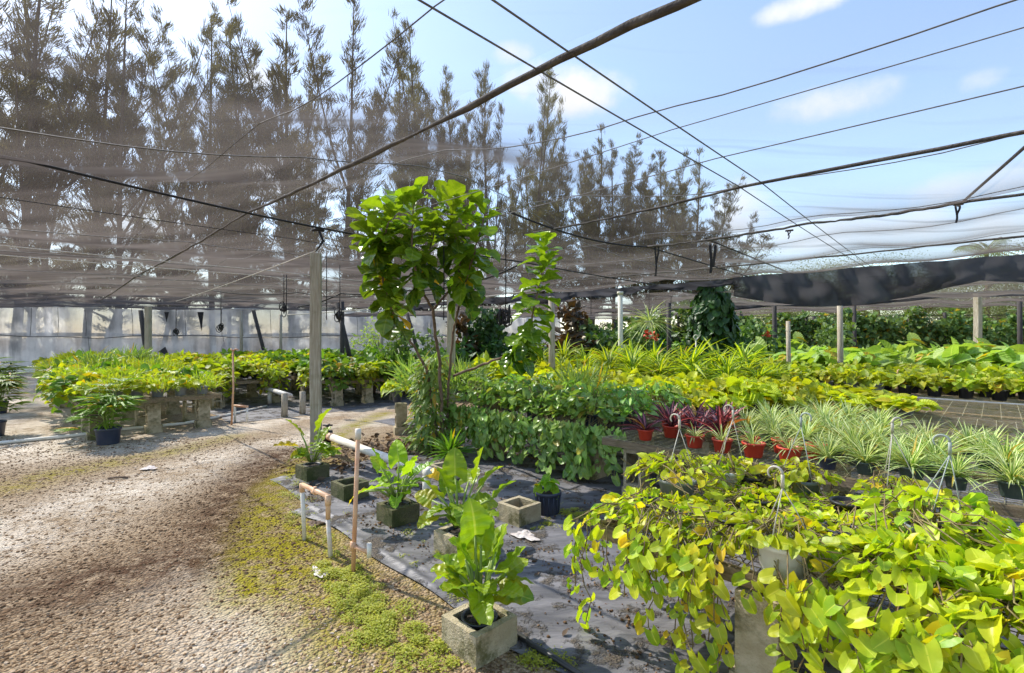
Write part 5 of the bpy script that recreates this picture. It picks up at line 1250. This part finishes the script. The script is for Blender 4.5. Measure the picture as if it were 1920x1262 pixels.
for (px,d,s,lb) in ((1850,55,1.05,'distant coconut palm seen hazily through the net on the right'),(1905,62,.95,'second hazy palm at the right edge')):
    p=at(px,631,d); build('palm_tree',[('trunk',t.mesh('trunk',M['bark'])),('crown',m.mesh('crown',M['farleaf']))],lb,'palm',(p.x,p.y,0),.4,None,s)

# =================================================================== BACK HEDGE, DARK SHRUBS
def hedge(seed,L,Hh,n,mat='hedge',size=.14,thick=.35):
    g=rng(seed); m=MB(); x=g.random(n)*L; top=Hh*(.86+.1*np.sin(x*2.1+seed)+.07*np.sin(x*5.3))
    z=top*g.random(n)**.8; gapm=(np.sin(x*3.3+seed)*np.sin(z*3.1+x)>.45)&(g.random(n)<.8)
    y=g.normal(0,thick*.5,n); P=np.stack([x,y,z+.05],-1)[~gapm]; k=len(P)
    for tm,sl in zip(HEARTS_FAR,np.array_split(np.arange(k),3)):
        m.leaves(tm,P[sl],g.normal(0,1,(len(sl),3))+np.array((0,-.6,-.2)),g.normal(0,.6,(len(sl),3))+np.array((0,-.5,.8)),size*g.uniform(.6,1.4,len(sl)),g.random(len(sl)),(g.random(len(sl))<.06)*.7)
    t=MB(); t.tube([(0,0,0),(0,0,Hh*.95)],.06,7); t.tube([(L*.5,0,0),(L*.5,0,Hh*.9)],.05,7)
    for q in (.5,1.2,1.9,2.5):
        if q<Hh: t.tube([(0,0,q),(L,0,q)],.012,5)
    return m.mesh('foliage',M[mat]),t.mesh('trellis',M['darkpole'])
HD=[hedge(800+i,2.6,2.75,2600) for i in range(4)]
ha,hb=Vector((6.8,20.5,0)),Vector((26,17.5,0)); nseg=8; hd=(hb-ha)/nseg
for i in range(nseg):
    p=ha+hd*i
    build('vine_trellis',[('trellis',HD[i%4][1]),('foliage',HD[i%4][0])],'vine covered trellis panel in the back hedge, %s from the left'%ORD[i],'hedge',p,math.atan2(hd.y,hd.x),'vine covered trellis panels of the back hedge',(hd.length/2.6,1,1))
ha,hb=Vector((3.5,27,0)),Vector((40,24,0)); hd=(hb-ha)/9
for i in range(9):
    build('vine_trellis',[('trellis',HD[i%4][1]),('foliage',HD[(i+1)%4][0])],'vine covered trellis in the second hedge line far behind, hard to tell from its neighbours','hedge',ha+hd*i,math.atan2(hd.y,hd.x),'vine trellis panels of the second hedge line far behind',(hd.length/2.6,1,1.05))
SH=[blob_tree(820,700,.75,.6,.75,'darkgreen',.2,8),blob_tree(821,700,.8,.65,.8,'hedge',.18,8),blob_tree(822,500,.55,.7,.9,'croton',.26,7),blob_tree(823,700,.8,.6,.75,'green',.18,8)]
shr=[(700,640,15,3,1.0),(760,650,14.5,1,1.0),(860,632,14,0,1.1),(900,622,15,2,1.0),(945,628,14.5,0,1.15),(985,632,14,1,1.0),(1045,625,15,2,1.15),(1085,610,16,2,1.25),(1125,618,16.5,0,1.2),(1190,622,16,1,1.1),(1235,615,16.5,0,1.2),(1280,622,16,3,1.1),(1310,628,15.5,1,1.0),(1385,615,16,0,1.2),(1425,622,16,1,1.1),(1495,618,16,0,1.1),(1550,622,16.5,1,1.1),(910,590,18,0,1.6),(1150,600,19,0,1.5),(1230,600,20,0,1.6),(1300,600,20,1,1.6),(1400,600,20,0,1.5)]
tn=['dark green','mottled green','bronze leaved','mid green']
pl_=['left of the fig trunk','behind the climbing plant','right of the fig stems','just right of the pale timber post','left of the hanging coil','behind the low fig crown','right of the round timber post','tall and pointed left of the whitewashed post','between the whitewashed post and the bronze shrub','below the hanging spider plant','left of the dark post','right of the dark post','at the foot of the vine column','right of the vine column','left of the dark hedge post','behind the short weathered post','left of the capped post','tall, in deep shade behind the coil','in shade behind the whitewashed post','in shade behind the dark post','in shade behind the vine column','in shade right of the vine column']
for i,(px,py,d,vr,s) in enumerate(shr):
    p=at(px,631,d); build('shrub',[('stem',SH[vr][0]),('foliage',SH[vr][1])],'%s shrub %s'%(tn[vr],pl_[i]),'shrub',(p.x,p.y,0),i*1.1,'shrubs in the shaded background',s*1.15)
# vine covered column
g=rng(95); m=MB(); k=1500; h=g.random(k); a=g.random(k)*math.tau; rr=(.62*np.sin(np.clip(h*.85+.15,0,1)*math.pi)**.45)*np.sqrt(g.uniform(.35,1,k))
P=np.stack([np.cos(a)*rr,np.sin(a)*rr,.5+2.6*h],-1)
for tm,sl in zip(HEARTS_FAR,np.array_split(np.arange(k),3)):
    kk=len(sl); m.leaves(tm,P[sl],np.stack([np.cos(a[sl])*.5,np.sin(a[sl])*.5,-np.ones(kk)],-1)+g.normal(0,.4,(kk,3)),np.stack([np.cos(a[sl]),np.sin(a[sl]),np.full(kk,.6)],-1)+g.normal(0,.3,(kk,3)),.17*g.uniform(.6,1.3,kk),g.random(kk))
p=at(1335,631,13); o=thing('vine_column','dense dark green vine covering a pole up to the net','vine',(p.x,p.y,0)); part('foliage',m.mesh('foliage',M['darkgreen']),o); part('pole',post_mesh(.12,3.1,'darkpole',round_=True,name='pole'),o)
# hanging vine tangle, hanging spider plant
m=MB(); k=500; h=g.random(k); a=g.random(k)*math.tau; rr=.5*np.sqrt(g.random(k))
m.leaves(HEARTS_FAR[0],np.stack([np.cos(a)*rr,np.sin(a)*rr,-1.1*h],-1),np.stack([np.cos(a),np.sin(a),-np.ones(k)],-1)+g.normal(0,.5,(k,3)),g.normal(0,.6,(k,3))+np.array((0,-.5,.8)),.14*g.uniform(.6,1.3,k),g.random(k))
p=at(905,578,15); o=thing('hanging_plant','dark leafy hanging plant in the shade right of the fig','hanging plant',p); part('foliage',m.mesh('foliage',M['darkgreen']),o); m=MB(); m.tube([(0,0,-.05),(0,0,.75)],.008,5); part('hanger',m.mesh('hanger',M['cord']),o)
p=at(1217,612,14); o=thing('hanging_spider_plant','big pale spider plant in a hanging basket below the net','hanging plant',p)
part('foliage',rosette(900,150,.75,.035,'spider',.1,.0,1.4,(.4,.8,1.2),lance,6),o); me=POT['basketw'][0]; part('pot',me,o); m=MB(); m.tube([(0,0,.14),(0,0,1.2)],.006,5); part('hanger',m.mesh('hanger',M['cord']),o)
# pale small-leaved hanging bush by the wall
tr_,cr_=blob_tree(905,700,.55,.8,1.0,'bigleaf',.10,10)
p=at(708,640,17); build('pale_bush',[('stem',tr_),('foliage',cr_)],'tall pale small leaved bush in front of the cloth wall left of the fig','bush',(p.x,p.y,.4),0,None,1.15)
# red blossoms
for i,(px,py,d,lb) in enumerate(((1212,628,15,'red flower cluster below the hanging spider plant'),(1228,630,15,'second red flower cluster beside the first'),(1437,626,15.5,'red flower cluster at the foot of the hedge'))):
    g=rng(910+i); m=MB(); k=18; m.leaves(HEARTS_FAR[0],g.normal(0,.06,(k,3)),g.normal(0,1,(k,3)),g.normal(0,1,(k,3))+np.array((0,0,1.)),.09,g.random(k)); st=MB(); p=at(px,py,d); st.tube([(0,0,-p.z),(0,0,0)],.01,5)
    o=thing('red_flower',lb,'flower',(p.x,p.y,p.z)); part('petals',m.mesh('petals',M['redflower']),o); part('stem',st.mesh('stem',M['petiole']),o)
# labels on sticks: pale hooks in the middle benches
for i,(px,y0,y1,d,mt,lb) in enumerate(((1305,628,700,11.0,'paintpost','pale ringed stake standing in the strap leaf plants'),(1683,700,745,9.6,'orangepipe','pink wire hanger standing on the bench before the dark pots'))):
    a=at(px,y0,d); o=thing('plant_stake' if i==0 else 'wire_hanger',lb,'stake',(a.x,a.y,BZ)); m=MB(); t=a.z-BZ
    if i==0:
        m.tube([(0,0,0),(0,0,t-.1)],.015,6); m.tube([(.05*math.cos(x),0,t-.05+.05*math.sin(x)) for x in np.linspace(0,6.28,12)],.012,5)
    else:
        for dx in(-.14,0,.14): m.tube([(dx,.02*dx,0),(dx*.15,0,t*.8),(0,0,t)],.006,5)
        m.tube([(0,0,t*.9),(0,0,t+.05),(.03,0,t+.07)],.012,5)
    part('stake' if i==0 else 'wires',m.mesh('stake',M[mt]),o)

# =================================================================== LIGHT, SKY, CAMERA
SUN_AZ=Vector((-.83,.56)).normalized(); EL=R(45)
to_sun=Vector((SUN_AZ.x*math.cos(EL),SUN_AZ.y*math.cos(EL),math.sin(EL)))
ld=bpy.data.lights.new('sun','SUN'); ld.energy=7.0; ld.angle=R(.5); ld.color=(1,.95,.86)
lo=bpy.data.objects.new('sun',ld); COL.objects.link(lo); lo.rotation_euler=(-to_sun).to_track_quat('-Z','Y').to_euler()
w=bpy.data.worlds.new('World'); sc.world=w; w.use_nodes=True; nt=w.node_tree; nt.nodes.clear(); n=N(nt)
sky=nt.nodes.new('ShaderNodeTexSky'); sky.sky_type='NISHITA'; sky.sun_disc=False; sky.sun_elevation=EL; sky.sun_rotation=math.atan2(SUN_AZ.x,SUN_AZ.y); sky.air_density=1.0; sky.dust_density=.6; sky.ozone_density=1.4
tc=n('TexCoord'); vec=tc.outputs['Generated']
ns=n.noise(7.0,6,vec,.6); n2=n.noise(22,5,vec,.6)
cl=None
for (px,py,rx,ry,st) in ((1080,170,95,42,1.0),(1000,150,60,35,.8),(1560,188,95,34,.75),(505,150,45,30,.9),(1530,5,90,22,.9),(965,100,40,22,.7),(1480,440,170,48,.6),(1640,430,150,40,.5),(1390,400,60,60,.8),(1850,340,130,32,.6),(1880,420,90,45,.55),(530,330,90,60,.9),(250,430,120,60,.8),(60,250,60,120,.7),(830,470,160,60,.8),(1845,150,40,22,.5)):
    c=Vector(((px-960)/F,1,-(py-631)/F)).normalized()
    rt=Vector((c.y,-c.x,0)).normalized(); up=rt.cross(c)
    def dp(v):
        q=nt.nodes.new('ShaderNodeVectorMath'); q.operation='DOT_PRODUCT'; n.link(vec,q.inputs[0]); q.inputs[1].default_value=v; return q.outputs['Value']
    sc_=1/ (1+((px-960)/F)**2+((py-631)/F)**2)**.5
    dx=n.math('DIVIDE',dp(rt),rx/F*sc_); dz=n.math('DIVIDE',dp(up),ry/F*sc_); fw=dp(c)
    dd=n.math('ADD',n.math('ADD',n.math('MULTIPLY',dx,dx),n.math('MULTIPLY',dz,dz)),n.math('MULTIPLY',n.math('LESS_THAN',fw,0.0),99.0))
    dd=n.math('ADD',dd,n.math('ADD',n.math('MULTIPLY',n.math('SUBTRACT',ns,.5),3.4),n.math('MULTIPLY',n.math('SUBTRACT',n2,.5),1.4)))
    k=n.ss(dd,1.5,-.5,0,st)
    cl=k if cl is None else n.math('MAXIMUM',cl,k)
hsv=n('HueSaturation',{'Color':sky.outputs[0],'Saturation':.93,'Value':2.3})
bg1=n.mix(cl,hsv.outputs[0],(8.5,8.5,8.6))
bg=n('Background',{'Color':bg1,'Strength':.15})
ow=nt.nodes.new('ShaderNodeOutputWorld'); n.link(bg.outputs[0],ow.inputs[0])
cd=bpy.data.cameras.new('camera'); cd.sensor_width=36; cd.lens=36*F/1920; cd.clip_end=2000; cd.clip_start=.05
co=bpy.data.objects.new('camera',cd); COL.objects.link(co); co.location=(0,0,H); co.rotation_euler=(R(90),0,0)
sc.camera=co
sc.view_settings.view_transform='Standard'; sc.view_settings.look='None'; sc.view_settings.exposure=0
sc.cycles.transparent_max_bounces=24; sc.cycles.max_bounces=5; sc.cycles.diffuse_bounces=2; sc.cycles.glossy_bounces=2; sc.cycles.transmission_bounces=3
sc.cycles.use_adaptive_sampling=True; sc.cycles.adaptive_threshold=.025; sc.cycles.use_denoising=True; sc.cycles.sample_clamp_indirect=6
